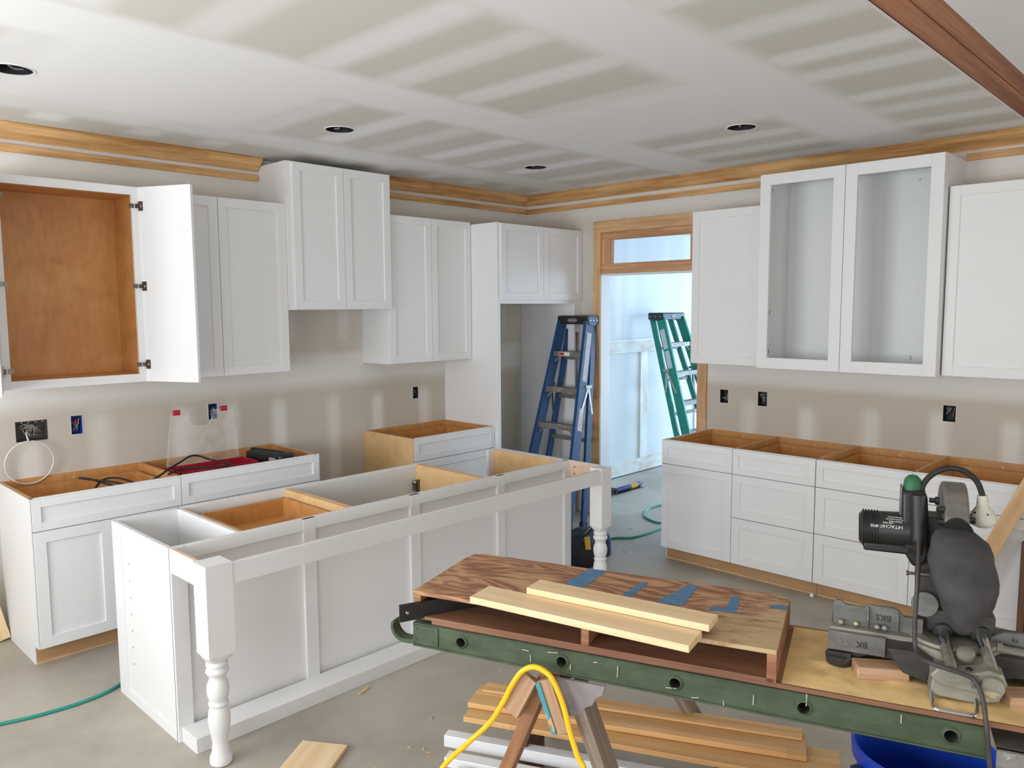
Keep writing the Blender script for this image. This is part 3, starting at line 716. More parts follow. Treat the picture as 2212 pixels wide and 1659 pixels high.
for x0, x1, nm in ((-3.728, -3.155, 'drawer'), (-3.15, -2.69, 'door'), (-2.685, -2.225, 'door')):
    ip(nm, MB().box(x0, x1, IYB, IYB + .02, .1 if nm == 'door' else .66, IZ - .004))
ip('drawer', MB().box(-3.728, -3.155, IYB, IYB + .02, .1, .655))
ip('sink_apron', MB().box(-3.125, -2.245, IYB - .021, IYB - .0205, .3, IZ - .012), 'white_in')
db = MB(); x0, x1, y0, y1, z0, z1, k = -3.66, -3.185, IYF + .07, IYB - .05, .69, .80, .014
db.box(x0, x0 + k, y0, y1, z0, z1).box(x1 - k, x1, y0, y1, z0, z1).box(x0, x1, y0, y0 + k, z0, z1).box(x0, x1, y1 - k, y1, z0, z1).box(x0, x1, y0, y1, z0 + .008, z0 + .014)
ip('drawer_box', db, 'maple')
hg = ip('hinge', MB().box(-2.262, -2.246, IYB - .06, IYB - .045, .655, .745).box(-2.272, -2.246, IYB - .05, IYB - .021, .675, .725), 'chrome')
ip('hinge_cup', MB().lathe([(.017, 0), (.017, .01), (.01, .014)], (-2.262, IYB - .032, .72), (-1, -.4, 0), 12).lathe([(.008, 0), (.008, .016)], (-2.262, IYB - .055, .665), (-1, -.3, 0), 10), 'chrome', bevel=0, smooth=True)
# overhang: aprons and legs
LW2 = .109
ip('apron', MB().box(IX0 + LW2, IX1 - .085, IYL + .004, IYL + .024, .742, .826))
ip('side_apron', MB().box(IX0, IX0 + .02, IYL + LW2, IYF, .737, IZ - .0))
ip('side_apron', MB().box(IX1 - .02, IX1, IYL + .09, IYF, .737, IZ))
ip('side_apron_lining', MB().box(IX1 - .0225, IX1 - .0205, IYL + .09, IYF, .74, IZ - .002), 'primer', bevel=0)
ip('apron_lining', MB().box(IX0 + LW2 + .002, IX1 - .087, IYL + .0245, IYL + .027, .744, .828), 'primer', bevel=0)
for s_ in (.0, .045): ip('pocket_hole', MB().lathe([(.005, 0), (.005, .001)], (IX1 - .0226, IYF - .045, .80 - s_), (-1, 0, 0), 10), 'void', bevel=0)
ip('shim', MB().box(IX0 + .003, IX0 + .018, IYL + LW2 - .0, IYF, IZ, IZ + .003), 'primer', bevel=0)
def leg(x0, y0, wd):
    c = (x0 + wd / 2, y0 + wd / 2); r = wd / 2
    mb = MB().box(x0, x0 + wd, y0, y0 + wd, .464, IZ - .004)
    # chamfered transition from the square block to the round turning
    n = 32
    def sq(a, q):
        cx_, sx_ = math.cos(a), math.sin(a); m = max(abs(cx_), abs(sx_)); k = (1 - q) / m + q
        return cx_ * k, sx_ * k
    rows_ = [(.464, r, 0), (.450, r * .93, .35), (.438, r * .78, .8), (.431, r * .70, 1)]
    vs = []; fs = []
    for z, rr, q in rows_:
        for j in range(n):
            a = 2 * math.pi * (j + .5) / n; px, py = sq(a, q); vs.append((c[0] + px * rr, c[1] + py * rr, z))
    for i in range(len(rows_) - 1):
        for j in range(n): fs.append((i * n + j, i * n + (j + 1) % n, (i + 1) * n + (j + 1) % n, (i + 1) * n + j))
    mb.add(vs, fs)
    lg = build('leg', mb, 'white', isl, 0, world=True)
    prof = [(.036, .442), (.042, .436), (.043, .428), (.037, .421), (.037, .419), (.044, .413), (.045, .405), (.040, .397), (.036, .393), (.036, .388),
            (.032, .380), (.031, .372), (.034, .364), (.040, .352), (.043, .338), (.043, .322), (.039, .308), (.033, .300), (.033, .297), (.039, .293), (.040, .286), (.034, .281),
            (.035, .275), (.040, .258), (.043, .235), (.043, .21), (.039, .18), (.034, .150), (.031, .13), (.030, .115), (.033, .108), (.033, .100), (.042, .090), (.043, .075), (.038, .066),
            (.040, .058), (.043, .045), (.040, .018), (.032, 0)]
    kz = [(.46, .45), (.442, .433), (.405, .387), (.372, .36), (.330, .315), (.2965, .263), (.286, .252), (.235, .20), (.115, .088), (.083, .022), (0, 0)]
    def remap(z):
        for (a, a2), (b, b2) in zip(kz, kz[1:]):
            if b <= z <= a: return b2 + (a2 - b2) * (z - b) / (a - b)
        return z
    prof = [(rr, remap(z)) for rr, z in prof]
    build('turning', MB().lathe(prof[::-1], (c[0], c[1], 0), n=32), 'white', lg, world=True, angle=60)
leg(IX0, IYL, LW2); leg(IX1 - .093, IYL, .093)

# ---------------------------------------------------------------- ladders
def ladder(name, label, loc, rz, fg, ct, cb, ht, hb, ft, fb, rt, rb, H=1.745, logo='oval', sticker=None):
    """front faces local -Y. ct/cb: centre x top/bottom, ht/hb: half widths, ft/fb front y, rt/rb rear y"""
    t = thing(name, label, 'ladder', loc, rz)
    zt = H - .075
    def P(side, z, front=True, inset=0.0):
        q = 1 - z / zt
        return Vector(((ct + (cb - ct) * q) + side * ((ht + (hb - ht) * q) - inset), (ft + (fb - ft) * q) if front else (rt + (rb - rt) * q), z))
    for s in (-1, 1):
        r = build('front_rail', MB().bar(P(s, .03), P(s, zt + .02), .030, .098, (0, 1, 0)), fg, t, .003)
        build('foot', MB().bar(P(s, 0), P(s, .05), .034, .088, (0, 1, 0)), 'black_matte', r)
        if sticker:
            for a, b in sticker: build('sticker', MB().bar(P(s, a) + Vector((s * .0155, .008, 0)), P(s, b) + Vector((s * .0155, .008, 0)), .002, .055, (0, 1, 0)), 'sticker', r)
        q = build('rear_rail', MB().bar(P(s, .03, False, .02), P(s, zt + .02, False, .02), .026, .058, (0, 1, 0)), fg, t, .003)
        build('foot', MB().bar(P(s, 0, False, .02), P(s, .045, False, .02), .04, .06, (0, 1, 0)), 'rubber_blue', q)
        zs = H * .66
        pf, pr_ = P(s, zs * .80) + Vector((s * .016, 0, 0)), P(s, zs * .80, False) + Vector((s * .016, 0, 0)); mid = (P(s, zs) + P(s, zs, False)) / 2 + Vector((s * .018, 0, 0))
        sp = build('spreader', MB().bar(pf, mid, .004, .02, (0, 1, 0)).bar(pr_, mid, .004, .02, (0, 1, 0)), 'alu', t)
        build('spreader_clip', MB().box(mid.x - .006, mid.x + .006, mid.y - .04, mid.y + .04, mid.z - .012, mid.z + .014), 'alu', sp)
    for i, z in enumerate((.24, .54, .84, 1.14, 1.44)):
        a, b = P(-1, z, inset=.012), P(1, z, inset=.012)
        st = build('step', MB().bar(a, b, .085, .006, (0, 0, 1)).bar(a + Vector((0, -.042, -.02)), b + Vector((0, -.042, -.02)), .005, .044, (0, 0, 1)).bar(a + Vector((0, .04, -.015)), b + Vector((0, .04, -.015)), .004, .03, (0, 0, 1)), 'alu_dirty', t)
        for s in (-1, 1):
            e = P(s, z, inset=.014)
            build('step_brace', MB().bar(e + Vector((0, -.03, -.085)), e + Vector((-s * .085, -.02, -.02)), .016, .003, (0, 1, 0)), 'alu', st)
        if i == 4 and logo == 'red':
            m = (a + b) / 2 + Vector((-.03, -.0455, -.02))
            build('label_plate', MB().box(m.x - .06, m.x + .06, m.y - .001, m.y, m.z - .016, m.z + .016), 'textw', st)
            build('label_print', MB().box(m.x - .055, m.x + .0, m.y - .0018, m.y - .0008, m.z - .012, m.z + .012), 'red_print', st)
        if i == 4 and logo != 'red':
            for s in (-.6, .6): build('rivet', MB().lathe([(.006, 0), (.004, .003)], ((a + b) / 2 + Vector((s * ht, -.0445, -.02))), (0, -1, 0), 8), 'chrome', st)
    for z in (.35, .70, 1.05, 1.38):
        a, b = P(-1, z, False, .03), P(1, z, False, .03)
        build('rear_brace', MB().bar(a, b, .03, .03, (0, 0, 1)), 'alu_dirty', t)
    for s in (-1, 1):
        build('knee_brace', MB().prism([(P(s, .30, False).y + .0, .30), (P(s, .30, False).y - .04, .30), (P(s, .12, False).y - .02, .06), (P(s, .12, False).y, .04)], 'x', P(s, .2, False, .02).x - .006, P(s, .2, False, .02).x + .006), fg, t)
    cap = build('cap', MB().prism([(ft - .03, zt + .002), (rt + .03, zt + .002), (rt + .035, H - .008), (rt + .02, H), (ft - .02, H), (ft - .035, H - .01)], 'x', ct - ht - .018, ct + ht + .018), 'black', t, .004)
    yf = ft - .034
    ring = [(ct + .05 * math.cos(a), yf - .001, zt + .036 + .015 * math.sin(a)) for a in [2 * math.pi * i / 28 for i in range(28)]]
    build('logo_ring', MB().tube(ring, .0022, 5, closed=True), 'logo', cap)
    build('logo_bar', MB().box(ct - .034, ct + .034, yf - .003, yf, zt + .032, zt + .040), 'logo', cap)
    for s in (-1, 1):
        X = ct + s * (ht + .018)
        pl = build('cap_bracket', MB().prism([(ft - .02, zt + .06), (rt + .02, zt + .06), (rt + .015, zt + .01), ((ft + rt) / 2 + .01, zt - .012), (ft - .01, zt - .0)], 'x', X, X + s * .003), fg if logo == 'red' else 'black', cap)
        for yy in (ft, (ft + rt) / 2, rt): build('rivet', MB().lathe([(.007, 0), (.005, .004)], (X + s * .003, yy, zt + .035), (s, 0, 0), 8), 'steel', pl)
    return t
ladder('step_ladder', 'blue stepladder folded against the doorway casing by the fridge alcove', (0, -.715, 0), -90, 'blue_fg', -.028, .045, .148, .268, -.085, -.60, .005, -.36, logo='red', sticker=[(1.2, 1.6), (.80, .98)])
ladder('step_ladder', 'green stepladder leaning on the hall wall beyond the doorway', (1.9, 0, 0), 0, 'green_fg', -.02, .04, .19, .34, -.40, -.92, -.28, -.78, H=1.755, sticker=[(1.38, 1.58), (1.18, 1.36)])

# ---------------------------------------------------------------- work plank, frame: s along the plank, n away from the viewer
PA = -70.3778
P0 = Vector((-3.8889, -3.3933, 0)); S_ = Vector((math.cos(R(PA)), math.sin(R(PA)), 0)); N_ = Vector((-math.sin(R(PA)), math.cos(R(PA)), 0))
def pthing(name, label, cat, s, n, z, group=None):
    return thing(name, label, cat, P0 + S_ * s + N_ * n + Vector((0, 0, z)), PA, group)
def mbp(s, n, z): return MB(off=(s, n, z))
PW = .375
DZ = .917
# plank
o0 = (.55, 0, .835); t = pthing('scaffold_plank', 'green metal scaffold plank with round rung ends on a sawhorse', 'scaffold plank', *o0)
def web(mb, y, a, b, z0, z1, r=.0138, n=24):
    """upright rail web with a round hole at every rung"""
    cuts = [k * .3048 for k in range(5)]; x = a
    for yy in (y, y + .004):
        x = a
        for c in cuts:
            mb.add([(x, yy, z0), (c - .03, yy, z0), (c - .03, yy, z1), (x, yy, z1)], [(0, 1, 2, 3)]); x = c + .03
            o_ = []; i_ = []
            for k in range(n):
                t_ = 2 * math.pi * (k + .5) / n; u, v = math.cos(t_), math.sin(t_); m_ = max(abs(u), abs(v))
                o_.append((c + .03 * u / m_, yy, (z0 + z1) / 2 + (z1 - z0) / 2 * v / m_)); i_.append((c + r * u, yy, .872 + r * v))
            q_ = [(c + .03 * sx_, yy, z0 if sz < 0 else z1) for sx_, sz in ((1, 1), (-1, 1), (-1, -1), (1, -1))]
            fs = [(k, (k + 1) % n, n + (k + 1) % n, n + k) for k in range(n) if k not in (2, 8, 14, 20)]
            for j_, k in enumerate((2, 8, 14, 20)): fs.append((k, 2 * n + j_, (k + 1) % n, n + (k + 1) % n, n + k))
            mb.add(o_ + i_ + q_, fs)
        mb.add([(x, yy, z0), (b, yy, z0), (b, yy, z1), (x, yy, z1)], [(0, 1, 2, 3)])
    return mb
for y in (0, PW - .03):
    mb = web(mbp(*o0), y, -.16, 1.292, .838, .904)
    mb.box(-.16, 1.292, y, y + .03, .900, .904).box(-.16, 1.292, y - (.004 if y == 0 else -.03), y + .026, .834, .839)
    r = build('side_rail', mb, 'green', t, .001)
    if y == 0:
        b = build('end_bracket', mbp(*o0).box(-.158, -.075, -.004, 0, .843, .898), 'green', r, .001)
        for a in (-.147, -.092):
            for z in (.855, .888): build('rivet', mbp(*o0).lathe([(.0045, 0), (.003, .002)], (a, -.004, z), (0, -1, 0), 8), 'green', b)
for k in range(5):
    s = k * .3048
    rg = build('rung', mbp(*o0).lathe([(.014, -.004), (.014, PW + .002)], (s, 0, .872), (0, 1, 0), 18, False, False), 'green_dark', t)
    build('rung_flange', mbp(*o0).lathe([(.014, -.006), (.0165, -.0055), (.0205, -.001), (.0205, .001), (.014, .001)], (s, 0, .872), (0, 1, 0), 22, False, False), 'green', rg)
    build('rung_hole_shade', mbp(*o0).lathe([(.0138, .10), (.0002, .1001)], (s, 0, .872), (0, 1, 0), 16, False, False), 'black_matte', rg)  # black disc set inside the tube, its colour stands for the hole's shade
# chipped scratches on the rail
for i, (a, z, l, d) in enumerate([(.20, .885, .02, 0), (.215, .865, .018, 90), (.33, .862, .014, 85), (.40, .888, .012, 10), (.46, .874, .03, 88), (.60, .858, .028, 5), (.66, .845, .02, 12), (.73, .845, .012, 90), (.80, .868, .025, 88), (.92, .893, .03, 89), (1.12, .89, .02, 90), (.28, .893, .03, 6)]):
    dx, dz = math.cos(R(d)) * l / 2, math.sin(R(d)) * l / 2
    build('paint_chip', mbp(*o0).bar((a - dx, -.0045, z - dz), (a + dx, -.0045, z + dz), .0024, .001, (0, 1, 0)), 'chip_paint', t)
# hook at the plank's left end
hk = [(-.15, .848), (-.175, .844), (-.197, .844), (-.213, .850), (-.225, .862), (-.231, .876), (-.230, .890), (-.224, .897)]
hp = catmull([(a, .012, b) for a, b in hk], 3); hm = MB(off=o0)
out_, in_ = [], []
for i in range(len(hp)):
    d = (hp[min(i + 1, len(hp) - 1)] - hp[max(i - 1, 0)]).normalized(); nn = Vector((d.z, 0, -d.x)); w_ = .0065 - .003 * i / len(hp)
    out_.append(hp[i] - nn * w_); in_.append(hp[i] + nn * w_)
hm.prism([(p.x, p.z) for p in out_] + [(p.x, p.z) for p in reversed(in_)], 'y', -.004, .034)
build('end_hook', hm, 'green', t, .001)
# deck boards
t = pthing('deck_sheet', 'weathered plywood deck lying on the green plank', 'plywood sheet', .35, 0, .905)
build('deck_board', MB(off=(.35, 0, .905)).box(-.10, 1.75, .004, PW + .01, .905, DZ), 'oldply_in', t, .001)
tag(build('sawdust', MB(), 'dust'), 'pale sawdust covering the plank around the mitre saw', 'sawdust')
sd = bpy.data.objects['sawdust']
def dust():
    me = sd.data; vs = []; fs = []; nx, ny = 90, 40; rr = random.Random(5)
    from mathutils import noise
    for i in range(nx + 1):
        for j in range(ny + 1):
            s = .862 + (1.74 - .862) * i / nx; n = .008 + (PW - .012) * j / ny
            e = min(1, 8 * min(i / nx, 1 - i / nx, j / ny, 1 - j / ny))
            z = DZ + .0008 + e * (.002 + .008 * max(0, noise.fractal(Vector((s * 9, n * 9, 0)), 1.0, 2.0, 4) + .25)) 
            vs.append(P0 + S_ * s + N_ * n + Vector((0, 0, z)))
    for i in range(nx):
        for j in range(ny): a = i * (ny + 1) + j; fs.append((a, a + ny + 1, a + ny + 2, a + 1))
    me.from_pydata(vs, [], fs); me.update(); me.polygons.foreach_set('use_smooth', [True] * len(fs)); sd['kind'] = 'stuff'
dust()
# chequer-plate piece past the green rail
o1 = (1.5, 0, .80); t = pthing('checker_plate', 'aluminium tread plate at the bottom right corner, past the green plank', 'metal plate', *o1)
build('plate', mbp(*o1).box(1.305, 1.8, -.012, -.006, .80, .868).box(1.305, 1.8, -.012, PW, .864, .868), 'alu', t)
lug = MB(off=o1)
for i in range(12):
    for j in range(2):
        cx_, cz = 1.33 + i * .038, .815 + j * .034 + (i % 2) * .017
        d = 1 if (i + j) % 2 else -1
        lug.bar((cx_ - .011, -.013, cz - d * .008), (cx_ + .011, -.013, cz + d * .008), .005, .003, (0, 1, 0))
build('tread_lugs', lug, 'alu', t)
# plywood box
o2 = (.345, 0, DZ); t = pthing('plywood_box', 'low open-fronted plywood box with worn top and blue tape stripes', 'plywood box', *o2)
zt = .999
poly = [(-.158, .0), (-.158, .33), (-.15, .372), (-.12, .39), (.80, .388), (.835, .378), (.850, .35), (.850, .0)]
build('top_panel', mbp(*o2).prism(poly, 'z', zt - .012, zt), 'oldply', t, .002)
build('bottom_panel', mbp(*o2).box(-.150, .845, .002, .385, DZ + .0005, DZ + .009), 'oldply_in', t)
build('side_panel', mbp(*o2).box(-.156, -.134, .002, .385, DZ + .0005, zt - .012), 'timber_brown', t)
build('side_panel', mbp(*o2).box(.828, .850, .002, .37, DZ + .0005, zt - .012), 'timber_red', t)
build('divider', mbp(*o2).box(.357, .378, .004, .385, DZ + .0005, zt - .012), 'timber_brown', t)
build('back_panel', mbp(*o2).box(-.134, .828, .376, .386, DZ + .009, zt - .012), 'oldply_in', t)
for pts in ([(.252, .385), (.308, .386), (.29, .22), (.226, .22)], [(.435, .335), (.452, .337), (.435, .17), (.402, .17)], [(.565, .365), (.595, .365), (.585, .19), (.51, .19)], [(.698, .325), (.718, .326), (.727, .2), (.655, .19), (.655, .215), (.695, .225)], [(.815, .30), (.848, .30), (.848, .272), (.80, .274)]):
    build('tape_stripe', mbp(*o2).prism(pts, 'z', zt + .0002, zt + .0008), 'blue_tape', t)
# black bar lying in the box mouth
o3 = (-.10, .0, DZ + .01)
t = pthing('steel_bar', 'black flat steel bar poking out of the plywood box', 'metal bar', *o3)
build('bar', mbp(*o3).bar((-.172, -.052, .946), (.05, .215, .946), .008, .05, (0, 0, 1)), 'bar_black', t)
build('rivet', mbp(*o3).lathe([(.006, 0), (.004, .004)], (-.155, -.038, .946), (.77, -.64, 0), 10), 'steel', t)
# pale boards on the box
def pboard(label, s0, n0, s1, n1, wd, z, th, grp='pale pine boards on the plywood box'):
    a = P0 + S_ * s0 + N_ * n0 + Vector((0, 0, z + th / 2)); b = P0 + S_ * s1 + N_ * n1 + Vector((0, 0, z + th / 2))
    d = (b - a).normalized(); wv = Vector((-d.y, d.x, 0))
    o = plank('pine_board', a, b, wv, wd, th, 'pine_pale', bevel=.0015); tag(o, label, 'board', grp); return o
pboard('longer pale pine board lying along the front edge of the plywood box', .046, .026, .668, -.05, .1, zt + .001, .019)
pboard('shorter pine board with rounded edges lying half on the longer board', .182, .094, .696, .033, .078, zt + .021, .018)

# ---------------------------------------------------------------- mitre saw
o4 = (1.2, .2, DZ); saw = pthing('miter_saw', 'sliding mitre saw with dust bag and gooseneck lamp on the plank', 'saw', *o4)
def sp(name, mb, mat, parent=None, bevel=.0015, **k): return build(name, mb, mat, parent or saw, bevel, **k)
q = lambda: MB(off=o4)
base = sp('base', q().prism([(.962, .918), (1.008, .918), (1.035, .945), (1.05, .952), (1.10, .952), (1.15, .93), (1.30, .93), (1.36, .952), (1.44, .952), (1.47, .918), (1.52, .918), (1.52, 1.0), (.962, 1.0)], 'y', .17, .36), 'cast_dark', bevel=.003)
sp('base_foot', q().box(.957, 1.012, .155, .18, .918, .955).lathe([(.03, 0), (.034, .028)], (.985, .17, .918), n=16), 'cast_dark')
sp('base_rear_face', q().box(.958, 1.088, .160, .172, .958, 1.006), 'cast_grey')
for a, b in ((.985, .985), (1.0, .98)): sp('bolt', q().lathe([(.004, 0), (.004, .003)], (a, .16, b), (0, -1, 0), 8), 'steel', bevel=0)
sp('turntable', q().lathe([(.0, .93), (.108, .93), (.112, .955), (.108, 1.004), (.098, 1.008), (.0, 1.008)], (1.235, .24, 0), n=36), 'cast', bevel=0)
sp('table_ring', q().lathe([(.072, 1.0085), (.074, 1.016), (.098, 1.016), (.10, 1.0085)], (1.235, .235, 0), n=36, capa=False, capb=False), 'cast', bevel=0)
sp('side_web', q().prism([(1.09, .998), (1.145, 1.002), (1.19, .985), (1.175, .93), (1.125, .945)], 'y', .12, .2), 'cast_dark')
fl = sp('fence', q().prism([(.966, 1.0), (.966, 1.062), (.972, 1.071), (.984, 1.071), (.995, 1.061), (1.042, 1.061), (1.05, 1.069), (1.108, 1.069), (1.118, 1.062), (1.128, 1.05), (1.17, 1.05), (1.17, 1.0)], 'y', .205, .216), 'cast_grey')
sp('fence_ledge', q().box(.962, 1.16, .175, .207, 1.0, 1.012), 'cast', fl)
sp('fence_rib', q().box(1.045, 1.049, .196, .206, 1.01, 1.066).box(1.112, 1.116, .196, .206, 1.01, 1.06), 'cast_grey', fl)
for a in (.985, 1.02, 1.068, 1.085): sp('fence_bolt', q().lathe([(.006, 0), (.006, .012), (.003, .014)], (a, .2, 1.018), (0, -1, .3), 8), 'cast', fl, bevel=0)
fr = sp('fence', q().prism([(1.30, 1.0), (1.30, 1.018), (1.345, 1.04), (1.40, 1.044), (1.50, 1.044), (1.50, 1.0)], 'y', .222, .233), 'cast_grey')
sp('fence_tube', q().lathe([(.012, 0), (.012, .16)], (1.30, .205, 1.006), (1, 0, -.06), 14), 'cast', fr, bevel=0)
sp('tube_collar', q().lathe([(.015, 0), (.015, .012)], (1.325, .205, 1.006), (1, 0, -.06), 14), 'cast', fr, bevel=0)
wx, wn = Vector((S_.x, S_.y, 0)), Vector((N_.x, N_.y, 0))
def mk(txt, size, s, n, z, mat, parent, flip=False):
    X = S_ * (-1 if flip else 1); Y = Vector((0, 0, -1 if flip else 1))
    return label_text(txt, size, frame_m(X, Y, P0 + S_ * s + N_ * n + Vector((0, 0, z))), mat, parent)
mk('BKS', .022, 1.082, .2042, 1.042, 'ink', fl, True)
mk('BK', .022, 1.035, .1592, .982, 'ink', saw, True)
mk('B', .02, 1.40, .2212, 1.028, 'ink', fr, True); mk('TR', .012, 1.365, .2212, 1.026, 'ink', fr, True)
# rear arm, bracket and slide bars
sp('rear_arm', q().prism([(1.178, .932), (1.185, .985), (1.30, .985), (1.325, .965), (1.315, .94), (1.27, .928)], 'y', .055, .22), 'cast', bevel=.004)
br = sp('slide_bracket', q().prism([(1.176, .985), (1.19, 1.006), (1.235, 1.0), (1.262, 1.006), (1.29, 1.018), (1.318, 1.012), (1.326, .99), (1.318, .966), (1.296, .954), (1.25, .962), (1.20, .966)], 'y', .035, .085), 'cast', bevel=.004)
sp('bracket_cap', q().lathe([(.0, 0), (.022, 0), (.024, .004), (.024, .01)], (1.297, .024, .984), (0, 1, 0), 20), 'cast', br, bevel=0)
sp('bracket_knob', q().lathe([(.018, 0), (.02, .006), (.018, .018), (.010, .02)], (1.252, .105, 1.012), (0, -.4, 1), 18), 'cast', br, bevel=0)
sp('bracket_bolt', q().lathe([(.007, 0), (.007, .012)], (1.262, .036, .985), (0, -1, -.2), 10).box(1.256, 1.268, .026, .035, .983, 1.004), 'cast_grey', br)
sp('bracket_bolt', q().lathe([(.008, 0), (.006, .003)], (1.254, .055, 1.006), (0, -.3, 1), 10), 'black', br, bevel=0)
for a, b in (((1.222, .05, .996), (1.205, .38, 1.046)), ((1.302, .05, 1.004), (1.286, .38, 1.05))):
    sb = sp('slide_bar', q().tube([a, b], .0135, 18), 'steel', bevel=0)
    m_ = Vector(a) + (Vector(b) - Vector(a)) * .28
    sp('dusty_film', q().tube([Vector(a) + Vector((-.002, 0, .0015)), m_ + Vector((-.002, 0, .0015))], .0128, 14), 'cast', sb, bevel=0)
    e = Vector(a) + (Vector(b) - Vector(a)) * .50
    sp('bar_collar', q().tube([e, e + (Vector(b) - Vector(a)).normalized() * .05], .021, 18), 'cast_dark', sb, bevel=0)
lp = [(1.181, .065, .945), (1.182, .03, .926), (1.186, .014, .9225), (1.196, .008, .9215), (1.255, .008, .9215), (1.265, .014, .9225), (1.270, .03, .926), (1.271, .065, .945)]
sp('wire_stand', q().tube(catmull(lp, 4), .0045, 10), 'steel', bevel=0)
# head
sp('pivot_block', q().prism([(1.158, 1.03), (1.155, 1.10), (1.152, 1.17), (1.165, 1.19), (1.20, 1.19), (1.24, 1.12), (1.25, 1.03)], 'y', .24, .33), 'cast_dark', bevel=.004)
sp('carriage', q().box(1.175, 1.325, .225, .30, 1.015, 1.075), 'cast_dark', bevel=.008)
sp('scale_plate', q().lathe([(.0, 0), (.03, 0), (.03, .004)], (1.172, .222, 1.085), (0, -1, .1), 18), 'cast_grey', bevel=0)
sp('stop_screw', q().lathe([(.006, 0), (.006, .004), (.0035, .005), (.0035, .022), (.0055, .023), (.0055, .05)], (1.128, .2, 1.165), (1, 0, .03), 10), 'chrome', bevel=0)
mot = sp('motor', q().lathe([(.0, 0), (.034, 0), (.043, .008), (.0445, .10), (.046, .15)], (1.018, .25, 1.255), (1, 0, .03), 24), 'black', bevel=0)
for i in range(6): sp('vent_rib', q().lathe([(.0442, 0), (.0468, .001), (.0468, .003), (.0442, .004)], (1.026 + i * .0065, .25, 1.2555), (1, 0, .03), 24, False, False), 'black_matte', mot, bevel=0)
sp('motor_foot', q().box(1.03, 1.15, .215, .285, 1.205, 1.228), 'black', mot, bevel=.006)
up = Vector((0, 0, 1)); nrm = (N_ * -.52 + up * .86).normalized()
def mtxt(s, size, ds, da):
    """white print on the motor's rear upper side, upside down from behind"""
    a = R(da); nn = (N_ * -math.cos(a) + up * math.sin(a)); c_ = P0 + S_ * (1.018 + ds) + N_ * .25 + up * (1.255 + .03 * ds) + nn * .0462
    X = -S_; Y = nn.cross(X)
    return label_text(s, size, frame_m(X, Y, c_), 'textw', mot)
mtxt('HITACHI', .0115, .076, 22); mtxt('C 8FSE', .0095, .040, 22); mtxt('Hitachi Koki', .006, .082, 38); mtxt('COMPOUND SLIDE SAW', .0045, .085, 46); mtxt('DOUBLE INSULATION', .0042, .085, 54); mtxt('120V 60Hz', .0055, .066, 33)
gh = sp('gear_housing', q().prism([(1.112, 1.362), (1.155, 1.366), (1.168, 1.355), (1.178, 1.21), (1.165, 1.18), (1.142, 1.176), (1.125, 1.205), (1.115, 1.25)], 'y', .215, .295), 'black', bevel=.008)
sp('housing_bridge', q().box(1.16, 1.215, .235, .31, 1.185, 1.30), 'cast_dark', bevel=.006)
sp('cord_sleeve', q().tube([(1.147, .205, 1.36), (1.152, .20, 1.25)], .018, 14), 'black', gh, bevel=0)
sp('handle_grip', q().lathe([(.0, .045), (.010, .043), (.018, .035), (.021, .02), (.021, 0)][::-1], (1.136, .25, 1.355), n=18), 'handle_green', gh, bevel=0)
sp('grip_side', q().box(1.109, 1.114, .235, .27, 1.29, 1.37), 'guard', gh)
sp('housing_knob', q().lathe([(.006, 0), (.006, .012), (.01, .013), (.01, .022)], (1.172, .225, 1.345), (1, 0, 0), 10), 'black', gh, bevel=0)
arc = [(.28 + .13 * math.cos(a), 1.25 + .131 * math.sin(a)) for a in [R(-60 + 300 * i / 30) for i in range(31)]]
bg = sp('blade_guard', q().prism(arc, 'x', 1.202, 1.254), 'guard', bevel=.005)
for z in (1.352, 1.322): sp('guard_bolt', q().lathe([(.009, 0), (.009, .012), (.005, .013), (.005, .018)], (1.203, .19, z - .02), (-1, 0, 0), 8), 'black', bg, bevel=0)
sp('guard_bolt', q().lathe([(.008, 0), (.008, .014)], (1.254, .2, 1.31), (1, 0, 0), 8), 'black', bg, bevel=0)
sp('blade', q().lathe([(.0, 0), (.108, 0), (.108, .002), (.0, .002)], (1.228, .28, 1.19), (1, 0, 0), 40), 'steel', bevel=0)
# dust bag: sack hanging behind the guard
def bagmesh():
    mb = q(); rings = []; rr = random.Random(4); nz, na = 16, 22
    prof = [(1.298, .020, .02, 1.222, .16), (1.290, .042, .04, 1.226, .145), (1.275, .056, .052, 1.232, .13), (1.255, .063, .060, 1.236, .12), (1.230, .067, .064, 1.238, .115), (1.205, .067, .066, 1.240, .112), (1.18, .064, .066, 1.243, .11), (1.155, .058, .062, 1.245, .108), (1.13, .050, .056, 1.246, .106), (1.108, .040, .048, 1.245, .104), (1.090, .029, .038, 1.243, .102), (1.078, .018, .026, 1.241, .10), (1.070, .006, .01, 1.24, .098)]
    from mathutils import noise
    na = 40; vs = []; fine = []
    for a, b in zip(prof, prof[1:]):
        for k in range(4): fine.append(tuple(p + (r - p) * k / 4 for p, r in zip(a, b)))
    fine.append(prof[-1])
    for z, rx, ry, cx_, cy in fine:
        for j in range(na):
            a = 2 * math.pi * j / na
            cre = abs(noise.noise(Vector((math.cos(a) * 1.6 + 3, math.sin(a) * 1.6, z * 9))))
            w_ = 1 + .05 * math.sin(3 * a + z * 34) + .13 * (.28 - cre) + .05 * noise.noise(Vector((math.cos(a) * 4, math.sin(a) * 4, z * 40)))
            vs.append((cx_ + rx * w_ * math.cos(a), cy + ry * w_ * math.sin(a), z))
    n_ = len(fine)
    fs = [(i * na + j, i * na + (j + 1) % na, (i + 1) * na + (j + 1) % na, (i + 1) * na + j) for i in range(n_ - 1) for j in range(na)]
    fs += [tuple(range(na)), tuple(reversed(range((n_ - 1) * na, n_ * na)))]
    mb.add(vs, fs); return mb
bgm = sp('dust_bag', bagmesh(), 'bag', bevel=0, angle=80)
